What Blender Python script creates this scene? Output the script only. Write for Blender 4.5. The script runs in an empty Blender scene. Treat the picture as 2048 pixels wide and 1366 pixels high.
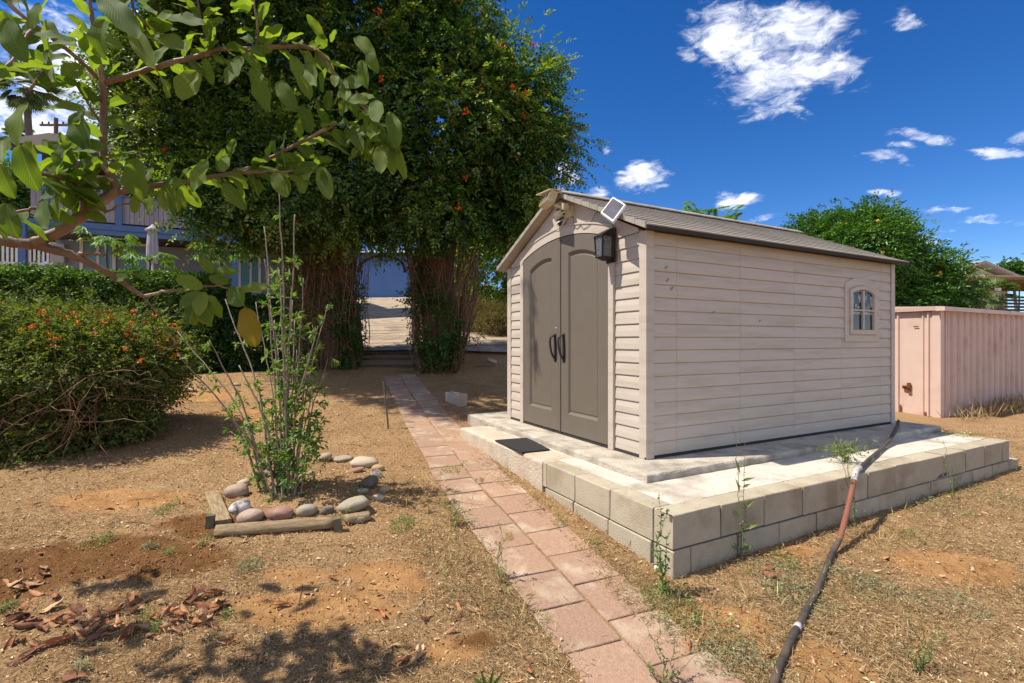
import bpy, math, random
import numpy as np
from mathutils import Vector, Matrix, Euler

rnd = random.Random(11)
rng = np.random.default_rng(7)
SC = bpy.context.scene
COL = SC.collection

# ------------------------------------------------------------------ camera, sky, sun, exposure
F, CX, CY, ZC = 982.0, 1024.0, 683.0, 1.335
cam = bpy.data.cameras.new('camera')
cam.sensor_width = 36.0
cam.lens = F / 2048 * 36.0
cam.clip_start, cam.clip_end = 0.05, 3000
camo = bpy.data.objects.new('camera', cam)
COL.objects.link(camo)
camo.location = (0, 0, ZC)
camo.rotation_euler = (math.radians(90), 0, 0)
SC.camera = camo

SUN = Vector((-0.620, -0.105, 1.0)).normalized()
SUN_EL = math.asin(SUN.z)
SUN_AZ = math.atan2(SUN.x, SUN.y)

world = bpy.data.worlds.new('World')
SC.world = world
world.use_nodes = True
SKY_STRENGTH = 0.105

def build_world():
    nt = world.node_tree
    N, L = nt.nodes, nt.links
    N.clear()
    out = N.new('ShaderNodeOutputWorld')
    bg = N.new('ShaderNodeBackground')
    bg.inputs['Strength'].default_value = SKY_STRENGTH
    L.new(bg.outputs[0], out.inputs[0])
    sky = N.new('ShaderNodeTexSky')
    sky.sky_type = 'NISHITA'
    sky.sun_disc = False
    sky.sun_elevation = SUN_EL
    sky.sun_rotation = SUN_AZ
    sky.altitude = 2000
    sky.air_density = 1.0
    sky.dust_density = 0.15
    sky.ozone_density = 3.0
    hs = N.new('ShaderNodeHueSaturation')
    hs.inputs['Hue'].default_value = 0.510
    hs.inputs['Saturation'].default_value = 1.34
    hs.inputs['Value'].default_value = 0.90
    L.new(sky.outputs[0], hs.inputs['Color'])
    tc = N.new('ShaderNodeTexCoord')
    # ragged edges: the direction is disturbed by noise before it meets the cloud shapes
    n1 = N.new('ShaderNodeTexNoise')
    n1.inputs['Scale'].default_value = 9.0
    n1.inputs['Detail'].default_value = 8.0
    n1.inputs['Roughness'].default_value = 0.62
    mp = N.new('ShaderNodeMapping')
    mp.inputs['Rotation'].default_value = (0, math.radians(28), 0)
    mp.inputs['Scale'].default_value = (0.75, 1.0, 1.9)
    L.new(tc.outputs['Generated'], mp.inputs[0])
    L.new(mp.outputs[0], n1.inputs['Vector'])
    sub = N.new('ShaderNodeVectorMath'); sub.operation = 'SUBTRACT'
    sub.inputs[1].default_value = (0.5, 0.5, 0.5)
    L.new(n1.outputs['Color'], sub.inputs[0])
    scl = N.new('ShaderNodeVectorMath'); scl.operation = 'SCALE'
    scl.inputs['Scale'].default_value = 0.06
    L.new(sub.outputs[0], scl.inputs[0])
    add = N.new('ShaderNodeVectorMath'); add.operation = 'ADD'
    L.new(tc.outputs['Generated'], add.inputs[0])
    L.new(scl.outputs[0], add.inputs[1])
    # cloud list: direction as (right, up) slopes, half sizes, tilt in degrees, weight
    clouds = [
        (1490, 80, 120, 60, -24, 1.0), (1590, 55, 95, 48, -24, 1.0), (1600, 135, 110, 42, -22, 1.0),
        (1530, 165, 85, 46, 8, .95), (1545, 215, 60, 26, 10, .7),
        (1450, 90, 65, 26, -24, .9), (1690, 150, 46, 11, -25, .7), (1820, 42, 36, 14, -25, .7), (1585, 225, 40, 12, -20, .65), (1400, 110, 50, 14, -24, .7),
        (1282, 352, 52, 24, 8, 1.0), (1300, 380, 40, 14, 6, .62), (1478, 398, 42, 18, 4, .9),
        (1525, 437, 36, 10, 5, .55), (1766, 393, 30, 9, -5, .85),
        (1765, 316, 48, 11, -20, .8), (1845, 270, 48, 17, -18, .8), (1800, 296, 30, 10, -20, .7), (1995, 305, 50, 12, -22, .85),
        (2040, 275, 24, 14, -20, .6), (1895, 424, 42, 6, -14, .55), (1995, 446, 46, 7, -11, .7),
        (1848, 473, 34, 10, -14, .75), (1902, 461, 20, 6, -10, .6), (2020, 535, 60, 12, -8, .7),
        (1216, 306, 12, 8, 0, .6), (1190, 386, 34, 12, 0, .8), (1125, 340, 28, 24, -30, .85),
        (1110, 395, 40, 30, 0, .8), (1060, 420, 60, 40, 0, .8),
        (150, 150, 120, 110, 20, 1.0), (220, 280, 120, 85, 0, 1.0), (60, 250, 110, 50, -15, .9),
        (40, 70, 60, 20, 30, .6), (-260, 180, 200, 90, 10, 1.0), (330, 330, 150, 50, 0, .8),
        (2300, 240, 150, 30, -20, .7), (2550, 120, 160, 60, -25, .9), (1850, -420, 180, 70, -20, .9),
        (700, -500, 200, 90, 10, .9),
    ]
    # broken cloud continued out of view, with extra clouds added as fill for shaded walls
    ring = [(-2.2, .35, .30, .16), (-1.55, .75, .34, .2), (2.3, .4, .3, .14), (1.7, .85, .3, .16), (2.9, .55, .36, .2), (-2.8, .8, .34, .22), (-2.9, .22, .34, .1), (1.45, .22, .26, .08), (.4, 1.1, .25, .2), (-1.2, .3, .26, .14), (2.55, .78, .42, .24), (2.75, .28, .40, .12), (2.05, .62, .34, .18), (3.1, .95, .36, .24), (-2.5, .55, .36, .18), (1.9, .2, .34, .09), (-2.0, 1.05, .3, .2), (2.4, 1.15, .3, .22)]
    acc = None
    spec = []
    for px, py, w, h, tilt, wt in clouds:
        v = Vector(((px - CX) / F, 1.0, (CY - py) / F))
        k = v.length
        spec.append((v.normalized(), w / F / k, h / F / k, tilt, wt))
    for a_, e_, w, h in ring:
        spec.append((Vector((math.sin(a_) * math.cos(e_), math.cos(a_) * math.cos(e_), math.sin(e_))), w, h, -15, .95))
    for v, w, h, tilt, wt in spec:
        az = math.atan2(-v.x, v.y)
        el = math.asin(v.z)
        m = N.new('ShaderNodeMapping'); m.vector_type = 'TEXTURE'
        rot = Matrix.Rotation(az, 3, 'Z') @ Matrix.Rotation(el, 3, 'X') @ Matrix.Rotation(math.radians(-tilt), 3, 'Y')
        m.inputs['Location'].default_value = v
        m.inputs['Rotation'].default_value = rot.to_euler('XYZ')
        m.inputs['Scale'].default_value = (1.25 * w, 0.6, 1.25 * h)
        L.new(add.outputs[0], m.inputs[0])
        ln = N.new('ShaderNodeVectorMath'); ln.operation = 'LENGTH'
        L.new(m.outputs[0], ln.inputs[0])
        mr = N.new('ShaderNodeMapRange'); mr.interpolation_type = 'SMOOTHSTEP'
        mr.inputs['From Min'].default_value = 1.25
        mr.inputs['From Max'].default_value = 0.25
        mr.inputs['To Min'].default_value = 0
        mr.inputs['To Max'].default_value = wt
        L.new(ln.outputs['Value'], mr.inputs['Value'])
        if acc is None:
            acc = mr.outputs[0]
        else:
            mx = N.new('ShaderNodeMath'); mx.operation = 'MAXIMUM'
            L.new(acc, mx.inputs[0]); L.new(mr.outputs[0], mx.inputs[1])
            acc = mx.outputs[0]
    n2 = N.new('ShaderNodeTexNoise')
    n2.inputs['Scale'].default_value = 34.0
    n2.inputs['Detail'].default_value = 9.0
    n2.inputs['Roughness'].default_value = 0.66
    n2.inputs['Distortion'].default_value = 0.5
    L.new(mp.outputs[0], n2.inputs['Vector'])
    ma = N.new('ShaderNodeMath'); ma.operation = 'MULTIPLY_ADD'
    ma.inputs[1].default_value = 3.4
    ma.inputs[2].default_value = -2.15
    L.new(n2.outputs[0], ma.inputs[0])
    ad = N.new('ShaderNodeMath'); ad.operation = 'MULTIPLY_ADD'
    ad.inputs[1].default_value = 1.55
    L.new(acc, ad.inputs[0]); L.new(ma.outputs[0], ad.inputs[2])
    al = N.new('ShaderNodeMapRange'); al.interpolation_type = 'SMOOTHSTEP'
    al.inputs['From Min'].default_value = 0.0
    al.inputs['From Max'].default_value = 1.75
    L.new(ad.outputs[0], al.inputs['Value'])
    gate = N.new('ShaderNodeMath'); gate.operation = 'MULTIPLY'
    gm = N.new('ShaderNodeMapRange')
    gm.inputs['From Min'].default_value = 0.02
    gm.inputs['From Max'].default_value = 0.2
    L.new(acc, gm.inputs['Value'])
    L.new(al.outputs[0], gate.inputs[0]); L.new(gm.outputs[0], gate.inputs[1])
    mix = N.new('ShaderNodeMix'); mix.data_type = 'RGBA'
    L.new(gate.outputs[0], mix.inputs['Factor'])
    L.new(hs.outputs[0], mix.inputs['A'])
    cm = N.new('ShaderNodeMix'); cm.data_type = 'RGBA'
    cr = N.new('ShaderNodeMapRange'); cr.inputs['From Min'].default_value = .42; cr.inputs['From Max'].default_value = .60
    L.new(n1.outputs[0], cr.inputs['Value']); L.new(cr.outputs[0], cm.inputs['Factor'])
    cm.inputs['A'].default_value = (6.2, 6.4, 7.2, 1); cm.inputs['B'].default_value = (9.0, 9.0, 9.0, 1)
    L.new(cm.outputs['Result'], mix.inputs['B'])
    L.new(mix.outputs['Result'], bg.inputs['Color'])

build_world()

sl = bpy.data.lights.new('sun', 'SUN')
sl.energy = 4.0
sl.angle = math.radians(0.53)
sl.color = (1.0, 0.93, 0.82)
so = bpy.data.objects.new('sun', sl)
COL.objects.link(so)
so.rotation_euler = SUN.to_track_quat('Z', 'Y').to_euler()
so.location = (-20, -5, 30)

SC.view_settings.view_transform = 'Standard'
SC.view_settings.look = 'None'
SC.view_settings.exposure = 0.74
SC.view_settings.gamma = 1.0
SC.view_settings.use_curve_mapping = False
SC.render.engine = 'CYCLES'
SC.cycles.max_bounces = 8
SC.cycles.diffuse_bounces = 6
SC.cycles.glossy_bounces = 3
SC.cycles.transmission_bounces = 5
SC.cycles.use_denoising = True

# ------------------------------------------------------------------ place geometry helpers
B = np.array([0.901, 2.757])            # front corner of the block wall
D0 = np.array([-0.464, 0.886])          # along the front of the shed, away to the left
D1 = np.array([0.886, 0.464])           # along the side of the shed, away to the right
ANG = math.atan2(D1[1], D1[0])
PAD_Z, SLAB_Z = 0.355, 0.41

def smooth(a, b, x):
    t = np.clip((np.asarray(x, float) - a) / (b - a), 0, 1)
    return t * t * (3 - 2 * t)

def wob(x, y, k):
    return (np.sin(x * 1.31 * k + 1.7 * np.sin(y * .83 * k + .4)) + np.sin(y * 1.13 * k + 2.1 + 1.3 * np.sin(x * .71 * k)) +
            .6 * np.sin((x + y) * 1.9 * k + 5.1) + .5 * np.sin((x - .6 * y) * 2.7 * k + 1.2)) / 3.1

def G0(x, y):
    x = np.asarray(x, float); y = np.asarray(y, float)
    rx, ry = x - B[0], y - B[1]
    s = rx * D0[0] + ry * D0[1]
    t = rx * D1[0] + ry * D1[1]
    right = 1 - smooth(1.5, 5.0, x)
    ss = np.clip(s, -6, 8.2)
    ramp = np.where(ss < 4, .076 * ss, .304 + .11 * (ss - 4))
    ramp = np.where(ramp > 0, ramp * (1 - .55 * smooth(3.0, 7.0, x)), ramp)
    z = .013 * np.clip(t, -3, 6) + ramp
    z = z + right * (.36 * smooth(10.0, 10.75, y) + .16 * np.clip(y - 10.7, 0, 16))
    # dry bank to the right of the driveway
    z = z + .9 * smooth(0.0, 2.0, x - (1.0 - .55 * (np.minimum(y, 16.2) - 11.6))) * smooth(11.4, 14.0, y) * right
    return z

DRIVE = [(-6.5, 10.72), (1.3, 10.72), (0.9, 11.8), (-.2, 13.7), (-1.56, 16.3), (-2.3, 20), (-2.2, 27.2), (-16, 27.2), (-12, 18)]
def inpoly(x, y, poly):
    x = np.asarray(x, float); y = np.asarray(y, float)
    ins = np.zeros(np.broadcast(x, y).shape, bool)
    n = len(poly)
    for i in range(n):
        x0, y0 = poly[i]; x1, y1 = poly[(i + 1) % n]
        c = ((y0 > y) != (y1 > y)) & (x < (x1 - x0) * (y - y0) / ((y1 - y0) or 1e-9) + x0)
        ins ^= c
    return ins

def G(x, y):
    """height of the ground, with its own small humps"""
    x = np.asarray(x, float); y = np.asarray(y, float)
    z = G0(x, y)
    z = z + .018 * wob(x, y, 1.1) + .006 * wob(x + 3, y - 2, 4.3) + .0045 * wob(x - 1, y + 7, 11.0) + .0022 * wob(x + 4, y + 1, 27.0)
    z = z + .07 * np.exp(-(((x + 1.45) / .45) ** 2 + ((y - 3.85) / .42) ** 2) ** 1.5)       # planting bed
    z = z + .05 * np.exp(-(((x + 1.95) / .55) ** 2 + ((y - 2.62) / .22) ** 2))             # dug heap
    return z

def ray(px, py):
    return (px - CX) / F, (CY - py) / F

def at(px, py, Y):
    a, b = ray(px, py)
    return np.array([a * Y, Y, ZC + b * Y])

def onz(px, py, z):
    a, b = ray(px, py)
    Y = (z - ZC) / b
    return np.array([a * Y, Y, z])

def ong(px, py):
    a, b = ray(px, py)
    Y = .4
    while Y < 60 and ZC + b * Y > float(G0(a * Y, Y)):
        Y += .05
    lo, hi = Y - .05, Y
    for _ in range(20):
        m = (lo + hi) / 2
        if ZC + b * m > float(G0(a * m, m)): lo = m
        else: hi = m
    x = a * hi
    return np.array([x, hi, float(G(x, hi))])

def inpad(x, y, e=0.0):
    rx, ry = x - B[0], y - B[1]
    s = rx * D0[0] + ry * D0[1]
    t = rx * D1[0] + ry * D1[1]
    return ((s > -e) & (s < 3.3 + e) & (t > -e) & (t < 4.56 + e)) | ((s > .5 - e) & (s < 3.8 + e) & (t > .3 - e) & (t < 4.66 + e))

# ------------------------------------------------------------------ materials
MATS = {}
def new_mat(name):
    m = bpy.data.materials.new(name)
    m.use_nodes = True
    N = m.node_tree.nodes
    b = N['Principled BSDF']
    return m, N, m.node_tree.links, b

def ramp_node(N, stops):
    r = N.new('ShaderNodeValToRGB')
    e = r.color_ramp.elements
    while len(e) < len(stops): e.new(.5)
    for k, (p, c) in enumerate(stops):
        e[k].position = p
        e[k].color = (*c, 1)
    return r

def M(name, c1, c2=None, scale=6., rough=.8, bump=.15, bscale=60., spec=.3, orand=0., metal=0., stretch=(1, 1, 1), c3=None, detail=6., s3=1.3, m3=.62, bdist=.01):
    """plain surface: two colours mixed by noise, fine bump, per-piece value jitter, optional broad stains c3"""
    if name in MATS: return MATS[name]
    m, N, L, b = new_mat(name)
    c2 = c2 or tuple(v * .8 for v in c1)
    tc = N.new('ShaderNodeTexCoord')
    mp = N.new('ShaderNodeMapping'); mp.inputs['Scale'].default_value = stretch
    oi = N.new('ShaderNodeObjectInfo')
    off = N.new('ShaderNodeVectorMath'); off.operation = 'SCALE'
    off.inputs[0].default_value = (17, 31, 23)
    L.new(oi.outputs['Random'], off.inputs['Scale'])
    ad = N.new('ShaderNodeVectorMath'); ad.operation = 'ADD'
    L.new(tc.outputs['Object'], ad.inputs[0]); L.new(off.outputs[0], ad.inputs[1])
    L.new(ad.outputs[0], mp.inputs[0])
    n = N.new('ShaderNodeTexNoise')
    n.inputs['Scale'].default_value = scale; n.inputs['Detail'].default_value = detail; n.inputs['Roughness'].default_value = .65
    L.new(mp.outputs[0], n.inputs['Vector'])
    r = ramp_node(N, [(.34, c2), (.66, c1)])
    L.new(n.outputs[0], r.inputs[0])
    colour = r.outputs[0]
    if c3:
        n3 = N.new('ShaderNodeTexNoise'); n3.inputs['Scale'].default_value = s3; n3.inputs['Detail'].default_value = 7; n3.inputs['Roughness'].default_value = .6
        L.new(mp.outputs[0], n3.inputs['Vector'])
        mr = N.new('ShaderNodeMapRange'); mr.inputs['From Min'].default_value = m3 - .09; mr.inputs['From Max'].default_value = m3 + .07
        L.new(n3.outputs[0], mr.inputs['Value'])
        mx = N.new('ShaderNodeMix'); mx.data_type = 'RGBA'
        L.new(mr.outputs[0], mx.inputs['Factor']); L.new(colour, mx.inputs['A']); mx.inputs['B'].default_value = (*c3, 1)
        colour = mx.outputs['Result']
    if orand:
        hs = N.new('ShaderNodeHueSaturation')
        mr = N.new('ShaderNodeMapRange'); mr.inputs['To Min'].default_value = 1 - orand; mr.inputs['To Max'].default_value = 1 + orand
        L.new(oi.outputs['Random'], mr.inputs['Value']); L.new(mr.outputs[0], hs.inputs['Value'])
        L.new(colour, hs.inputs['Color'])
        colour = hs.outputs[0]
    L.new(colour, b.inputs['Base Color'])
    b.inputs['Roughness'].default_value = rough
    b.inputs['Specular IOR Level'].default_value = spec
    b.inputs['Metallic'].default_value = metal
    if bump:
        nb = N.new('ShaderNodeTexNoise'); nb.inputs['Scale'].default_value = bscale; nb.inputs['Detail'].default_value = 5
        L.new(mp.outputs[0], nb.inputs['Vector'])
        bp = N.new('ShaderNodeBump'); bp.inputs['Strength'].default_value = bump; bp.inputs['Distance'].default_value = bdist
        L.new(nb.outputs[0], bp.inputs['Height']); L.new(bp.outputs[0], b.inputs['Normal'])
    MATS[name] = m
    return m

def leaf_mat(name, cols, trans, tcol, rough=.45, spec=.35, clump=1.6, veins=False):
    """leaf: colour differs leaf by leaf and twig by twig, light passes through"""
    m, N, L, b = new_mat(name)
    geo = N.new('ShaderNodeNewGeometry')
    oi = N.new('ShaderNodeObjectInfo')
    n = N.new('ShaderNodeTexNoise'); n.inputs['Scale'].default_value = clump; n.inputs['Detail'].default_value = 3
    L.new(geo.outputs['Position'], n.inputs['Vector'])
    a = N.new('ShaderNodeMath'); a.operation = 'MULTIPLY_ADD'; a.inputs[1].default_value = .55; a.inputs[2].default_value = -.06
    src = oi.outputs['Random'] if veins else geo.outputs['Random Per Island']
    L.new(src, a.inputs[0])
    a2 = N.new('ShaderNodeMath'); a2.operation = 'MULTIPLY_ADD'; a2.inputs[1].default_value = .62
    L.new(n.outputs[0], a2.inputs[0]); L.new(a.outputs[0], a2.inputs[2])
    k = len(cols)
    r = ramp_node(N, [(.12 + .8 * i / (k - 1), c) for i, c in enumerate(cols)])
    L.new(a2.outputs[0], r.inputs[0])
    colour = r.outputs[0]
    if veins:
        uv = N.new('ShaderNodeUVMap'); uv.uv_map = 'UVMap'
        sx = N.new('ShaderNodeSeparateXYZ'); L.new(uv.outputs[0], sx.inputs[0])
        ab = N.new('ShaderNodeMath'); ab.operation = 'ABSOLUTE'; L.new(sx.outputs[0], ab.inputs[0])
        ph = N.new('ShaderNodeMath'); ph.operation = 'MULTIPLY_ADD'; ph.inputs[1].default_value = -.42
        L.new(ab.outputs[0], ph.inputs[0]); L.new(sx.outputs[1], ph.inputs[2])
        fr = N.new('ShaderNodeMath'); fr.operation = 'MULTIPLY'; fr.inputs[1].default_value = 13.0
        L.new(ph.outputs[0], fr.inputs[0])
        fc = N.new('ShaderNodeMath'); fc.operation = 'FRACT'; L.new(fr.outputs[0], fc.inputs[0])
        pp = N.new('ShaderNodeMath'); pp.operation = 'PINGPONG'; pp.inputs[1].default_value = .5; L.new(fc.outputs[0], pp.inputs[0])
        vr = N.new('ShaderNodeMapRange'); vr.inputs['From Min'].default_value = .0; vr.inputs['From Max'].default_value = .12; vr.inputs['To Min'].default_value = 1; vr.inputs['To Max'].default_value = 0
        L.new(pp.outputs[0], vr.inputs['Value'])
        md = N.new('ShaderNodeMapRange'); md.inputs['From Min'].default_value = .02; md.inputs['From Max'].default_value = .05; md.inputs['To Min'].default_value = 1; md.inputs['To Max'].default_value = 0
        L.new(ab.outputs[0], md.inputs['Value'])
        mxv = N.new('ShaderNodeMath'); mxv.operation = 'MAXIMUM'; L.new(vr.outputs[0], mxv.inputs[0]); L.new(md.outputs[0], mxv.inputs[1])
        mv = N.new('ShaderNodeMix'); mv.data_type = 'RGBA'
        mf = N.new('ShaderNodeMath'); mf.operation = 'MULTIPLY'; mf.inputs[1].default_value = .8; L.new(mxv.outputs[0], mf.inputs[0])
        L.new(mf.outputs[0], mv.inputs['Factor']); L.new(colour, mv.inputs['A']); mv.inputs['B'].default_value = (cols[-1][0] * 1.3, cols[-1][1] * 1.2, cols[-1][2] * 1.6, 1)
        colour = mv.outputs['Result']
        bp = N.new('ShaderNodeBump'); bp.inputs['Strength'].default_value = .9; bp.inputs['Distance'].default_value = .035; bp.invert = True
        L.new(mxv.outputs[0], bp.inputs['Height']); L.new(bp.outputs[0], b.inputs['Normal'])
    L.new(colour, b.inputs['Base Color'])
    b.inputs['Roughness'].default_value = rough
    b.inputs['Specular IOR Level'].default_value = spec
    t = N.new('ShaderNodeBsdfTranslucent')
    mm = N.new('ShaderNodeMix'); mm.data_type = 'RGBA'; mm.blend_type = 'MULTIPLY'; mm.inputs['Factor'].default_value = 1
    L.new(colour, mm.inputs['A']); mm.inputs['B'].default_value = (*tcol, 1)
    L.new(mm.outputs['Result'], t.inputs['Color'])
    ms = N.new('ShaderNodeMixShader'); ms.inputs[0].default_value = trans
    L.new(b.outputs[0], ms.inputs[1]); L.new(t.outputs[0], ms.inputs[2])
    L.new(ms.outputs[0], N['Material Output'].inputs['Surface'])
    MATS[name] = m
    return m

def island_mat(name, cols, rough=.85, spec=.2, trans=0.):
    """litter: each chip its own colour"""
    m, N, L, b = new_mat(name)
    geo = N.new('ShaderNodeNewGeometry')
    k = len(cols)
    r = ramp_node(N, [(i / (k - 1), c) for i, c in enumerate(cols)])
    L.new(geo.outputs['Random Per Island'], r.inputs[0])
    L.new(r.outputs[0], b.inputs['Base Color'])
    b.inputs['Roughness'].default_value = rough
    b.inputs['Specular IOR Level'].default_value = spec
    MATS[name] = m
    return m

def glass_mat(name, tint, rough=.03):
    m, N, L, b = new_mat(name)
    b.inputs['Base Color'].default_value = (*tint, 1)
    b.inputs['Roughness'].default_value = rough
    b.inputs['Specular IOR Level'].default_value = .4
    MATS[name] = m
    return m

# ------------------------------------------------------------------ mesh helpers
ROOT = {}
def tag(o, label=None, cat=None, group=None, kind=None):
    if label: o['label'] = label
    if cat: o['category'] = cat
    if group: o['group'] = group
    if kind: o['kind'] = kind
    return o

def thing(name, label, cat, loc=(0, 0, 0), rz=0., group=None):
    o = bpy.data.objects.new(name, None)
    COL.objects.link(o)
    o.empty_display_size = .1
    o.location = [float(v) for v in loc]; o.rotation_euler = (0, 0, rz)
    tag(o, label, cat, group)
    ROOT[o] = (np.array(loc, float), rz)
    return o

def w2l(root, v):
    loc, rz = ROOT[root]
    v = np.asarray(v, float) - loc
    c, s = math.cos(-rz), math.sin(-rz)
    return np.stack([v[..., 0] * c - v[..., 1] * s, v[..., 0] * s + v[..., 1] * c, v[..., 2]], -1)

def link(name, me, mat=None, parent=None, loc=None):
    o = bpy.data.objects.new(name, me)
    COL.objects.link(o)
    if mat is not None and not me.materials: me.materials.append(mat)
    if parent is not None:
        o.parent = parent
        ROOT[o] = ROOT.get(parent, (np.zeros(3), 0.))
    else:
        ROOT[o] = (np.zeros(3), 0.)
    if loc is not None: o.location = [float(v) for v in loc]
    return o

def np_mesh(name, V, T, smooth_=False, mat=None, uv=None):
    """mesh from arrays: V (n,3), T (m,3 or 4)"""
    me = bpy.data.meshes.new(name)
    V = np.ascontiguousarray(V, np.float32).reshape(-1, 3)
    T = np.ascontiguousarray(T, np.int32)
    k = T.shape[1]
    me.vertices.add(len(V)); me.vertices.foreach_set('co', V.ravel())
    me.loops.add(T.size); me.loops.foreach_set('vertex_index', T.ravel())
    me.polygons.add(len(T))
    me.polygons.foreach_set('loop_start', np.arange(0, T.size, k, dtype=np.int32))
    if smooth_: me.polygons.foreach_set('use_smooth', np.ones(len(T), bool))
    me.update(calc_edges=True)
    if uv is not None:
        l = me.uv_layers.new(name='UVMap')
        l.data.foreach_set('uv', np.ascontiguousarray(uv[T.ravel()], np.float32).ravel())
    if mat: me.materials.append(mat)
    return me

class MB:
    def __init__(s):
        s.v, s.f = [], []
    def add(s, verts, faces):
        k = len(s.v)
        s.v += [tuple(map(float, p)) for p in verts]
        s.f += [tuple(i + k for i in f) for f in faces]
        return s
    def box(s, x0, x1, y0, y1, z0, z1):
        return s.add([(x0, y0, z0), (x1, y0, z0), (x1, y1, z0), (x0, y1, z0), (x0, y0, z1), (x1, y0, z1), (x1, y1, z1), (x0, y1, z1)],
                     [(0, 3, 2, 1), (4, 5, 6, 7), (0, 1, 5, 4), (1, 2, 6, 5), (2, 3, 7, 6), (3, 0, 4, 7)])
    def hexa(s, p):
        """eight corners, bottom four then top four"""
        return s.add(p, [(0, 3, 2, 1), (4, 5, 6, 7), (0, 1, 5, 4), (1, 2, 6, 5), (2, 3, 7, 6), (3, 0, 4, 7)])
    def extrude(s, poly, vec):
        n = len(poly); vec = np.array(vec, float)
        a = [np.array(p, float) for p in poly]
        return s.add(a + [p + vec for p in a], [tuple(range(n))[::-1], tuple(range(n, 2 * n))] + [(i, (i + 1) % n, n + (i + 1) % n, n + i) for i in range(n)])
    def loops(s, rings, cap0=True, cap1=True):
        k = len(s.v); n = len(rings[0])
        for r in rings: s.v += [tuple(map(float, p)) for p in r]
        for j in range(len(rings) - 1):
            for i in range(n):
                a, b = k + j * n + i, k + j * n + (i + 1) % n
                s.f.append((a, b, b + n, a + n))
        if cap0: s.f.append(tuple(range(k, k + n))[::-1])
        if cap1: s.f.append(tuple(range(k + (len(rings) - 1) * n, k + len(rings) * n)))
        return s
    def tube(s, path, rad, n=8):
        P = [np.array(p, float) for p in path]
        if not hasattr(rad, '__len__'): rad = [rad] * len(P)
        rings = []
        u = None
        for i, p in enumerate(P):
            d = P[min(i + 1, len(P) - 1)] - P[max(i - 1, 0)]
            d = d / (np.linalg.norm(d) + 1e-9)
            if u is None:
                u = np.cross(d, [0, 0, 1.] if abs(d[2]) < .9 else [1., 0, 0])
            u = u - d * np.dot(u, d); u = u / (np.linalg.norm(u) + 1e-9)
            w = np.cross(d, u)
            rings.append([p + rad[i] * (u * math.cos(2 * math.pi * k / n) + w * math.sin(2 * math.pi * k / n)) for k in range(n)])
        return s.loops(rings)
    def build(s, name, mat, parent=None, world=False, sm=False, loc=None):
        v = np.array(s.v, float)
        if world and parent is not None: v = w2l(parent, v)
        me = bpy.data.meshes.new(name)
        me.from_pydata([tuple(p) for p in v], [], s.f)
        if sm: me.polygons.foreach_set('use_smooth', [True] * len(me.polygons))
        me.update()
        return link(name, me, mat, parent, loc)

def bevel_box_mesh(name, sx, sy, sz, b, mat, jit=0.):
    """box with chamfered edges, centred in x,y, standing on z=0"""
    m = MB()
    xs, ys = sx / 2, sy / 2
    def ring(ix, iy, z): return [(-xs + ix, -ys + iy, z), (xs - ix, -ys + iy, z), (xs - ix, ys - iy, z), (-xs + ix, ys - iy, z)]
    def oct_(i, z): return [(-xs + i + b, -ys + i, z), (xs - i - b, -ys + i, z), (xs - i, -ys + i + b, z), (xs - i, ys - i - b, z), (xs - i - b, ys - i, z), (-xs + i + b, ys - i, z), (-xs + i, ys - i - b, z), (-xs + i, -ys + i + b, z)]
    m.loops([oct_(b, 0), oct_(0, b), oct_(0, sz - b), oct_(b, sz)])
    if jit:
        q = []
        chips = [rnd.randrange(len(m.v)) for _ in range(4)]
        for k, p in enumerate(m.v):
            a = jit * (5 if k in chips else 1)
            q.append((p[0] - math.copysign(abs(rnd.gauss(0, a)), p[0]), p[1] - math.copysign(abs(rnd.gauss(0, a)), p[1]), p[2] + (rnd.gauss(0, jit * .5) if p[2] < sz * .5 else -abs(rnd.gauss(0, a * .5)))))
        m.v = q
    me = bpy.data.meshes.new(name)
    me.from_pydata(m.v, [], m.f)
    me.materials.append(mat)
    return me

def spline(pts, n):
    """Catmull-Rom through points (any dimension)"""
    P = np.array(pts, float)
    P = np.vstack([2 * P[0] - P[1], P, 2 * P[-1] - P[-2]])
    out = []
    seg = len(P) - 3
    for i in range(n):
        t = i / (n - 1) * seg
        k = min(int(t), seg - 1); u = t - k
        p0, p1, p2, p3 = P[k:k + 4]
        out.append(.5 * ((2 * p1) + (-p0 + p2) * u + (2 * p0 - 5 * p1 + 4 * p2 - p3) * u * u + (-p0 + 3 * p1 - 3 * p2 + p3) * u ** 3))
    return np.array(out)

def unit(v):
    v = np.asarray(v, float)
    return v / (np.linalg.norm(v, axis=-1, keepdims=True) + 1e-9)

def rdir(n, r=None):
    return unit((r or rng).normal(size=(n, 3)))

def leaflets(P, A, Nn, Ln, Wd, fold=.25):
    """folded rhombus leaves: base P, axis A, normal Nn"""
    P = np.asarray(P, float); n = len(P)
    A = unit(A)
    S = unit(np.cross(A, Nn)); Nn = np.cross(S, A)
    Ln = np.broadcast_to(np.asarray(Ln, float), (n,))[:, None]; Wd = np.broadcast_to(np.asarray(Wd, float), (n,))[:, None]
    l = P + A * Ln * .45 + S * Wd * .5 + Nn * Wd * fold
    r = P + A * Ln * .45 - S * Wd * .5 + Nn * Wd * fold
    t = P + A * Ln - Nn * Ln * .10
    V = np.stack([P, r, t, l], 1).reshape(-1, 3)
    k = np.arange(n)[:, None] * 4
    T = np.concatenate([k + np.array([0, 1, 2]), k + np.array([0, 2, 3])], 0)
    return V, T

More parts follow.
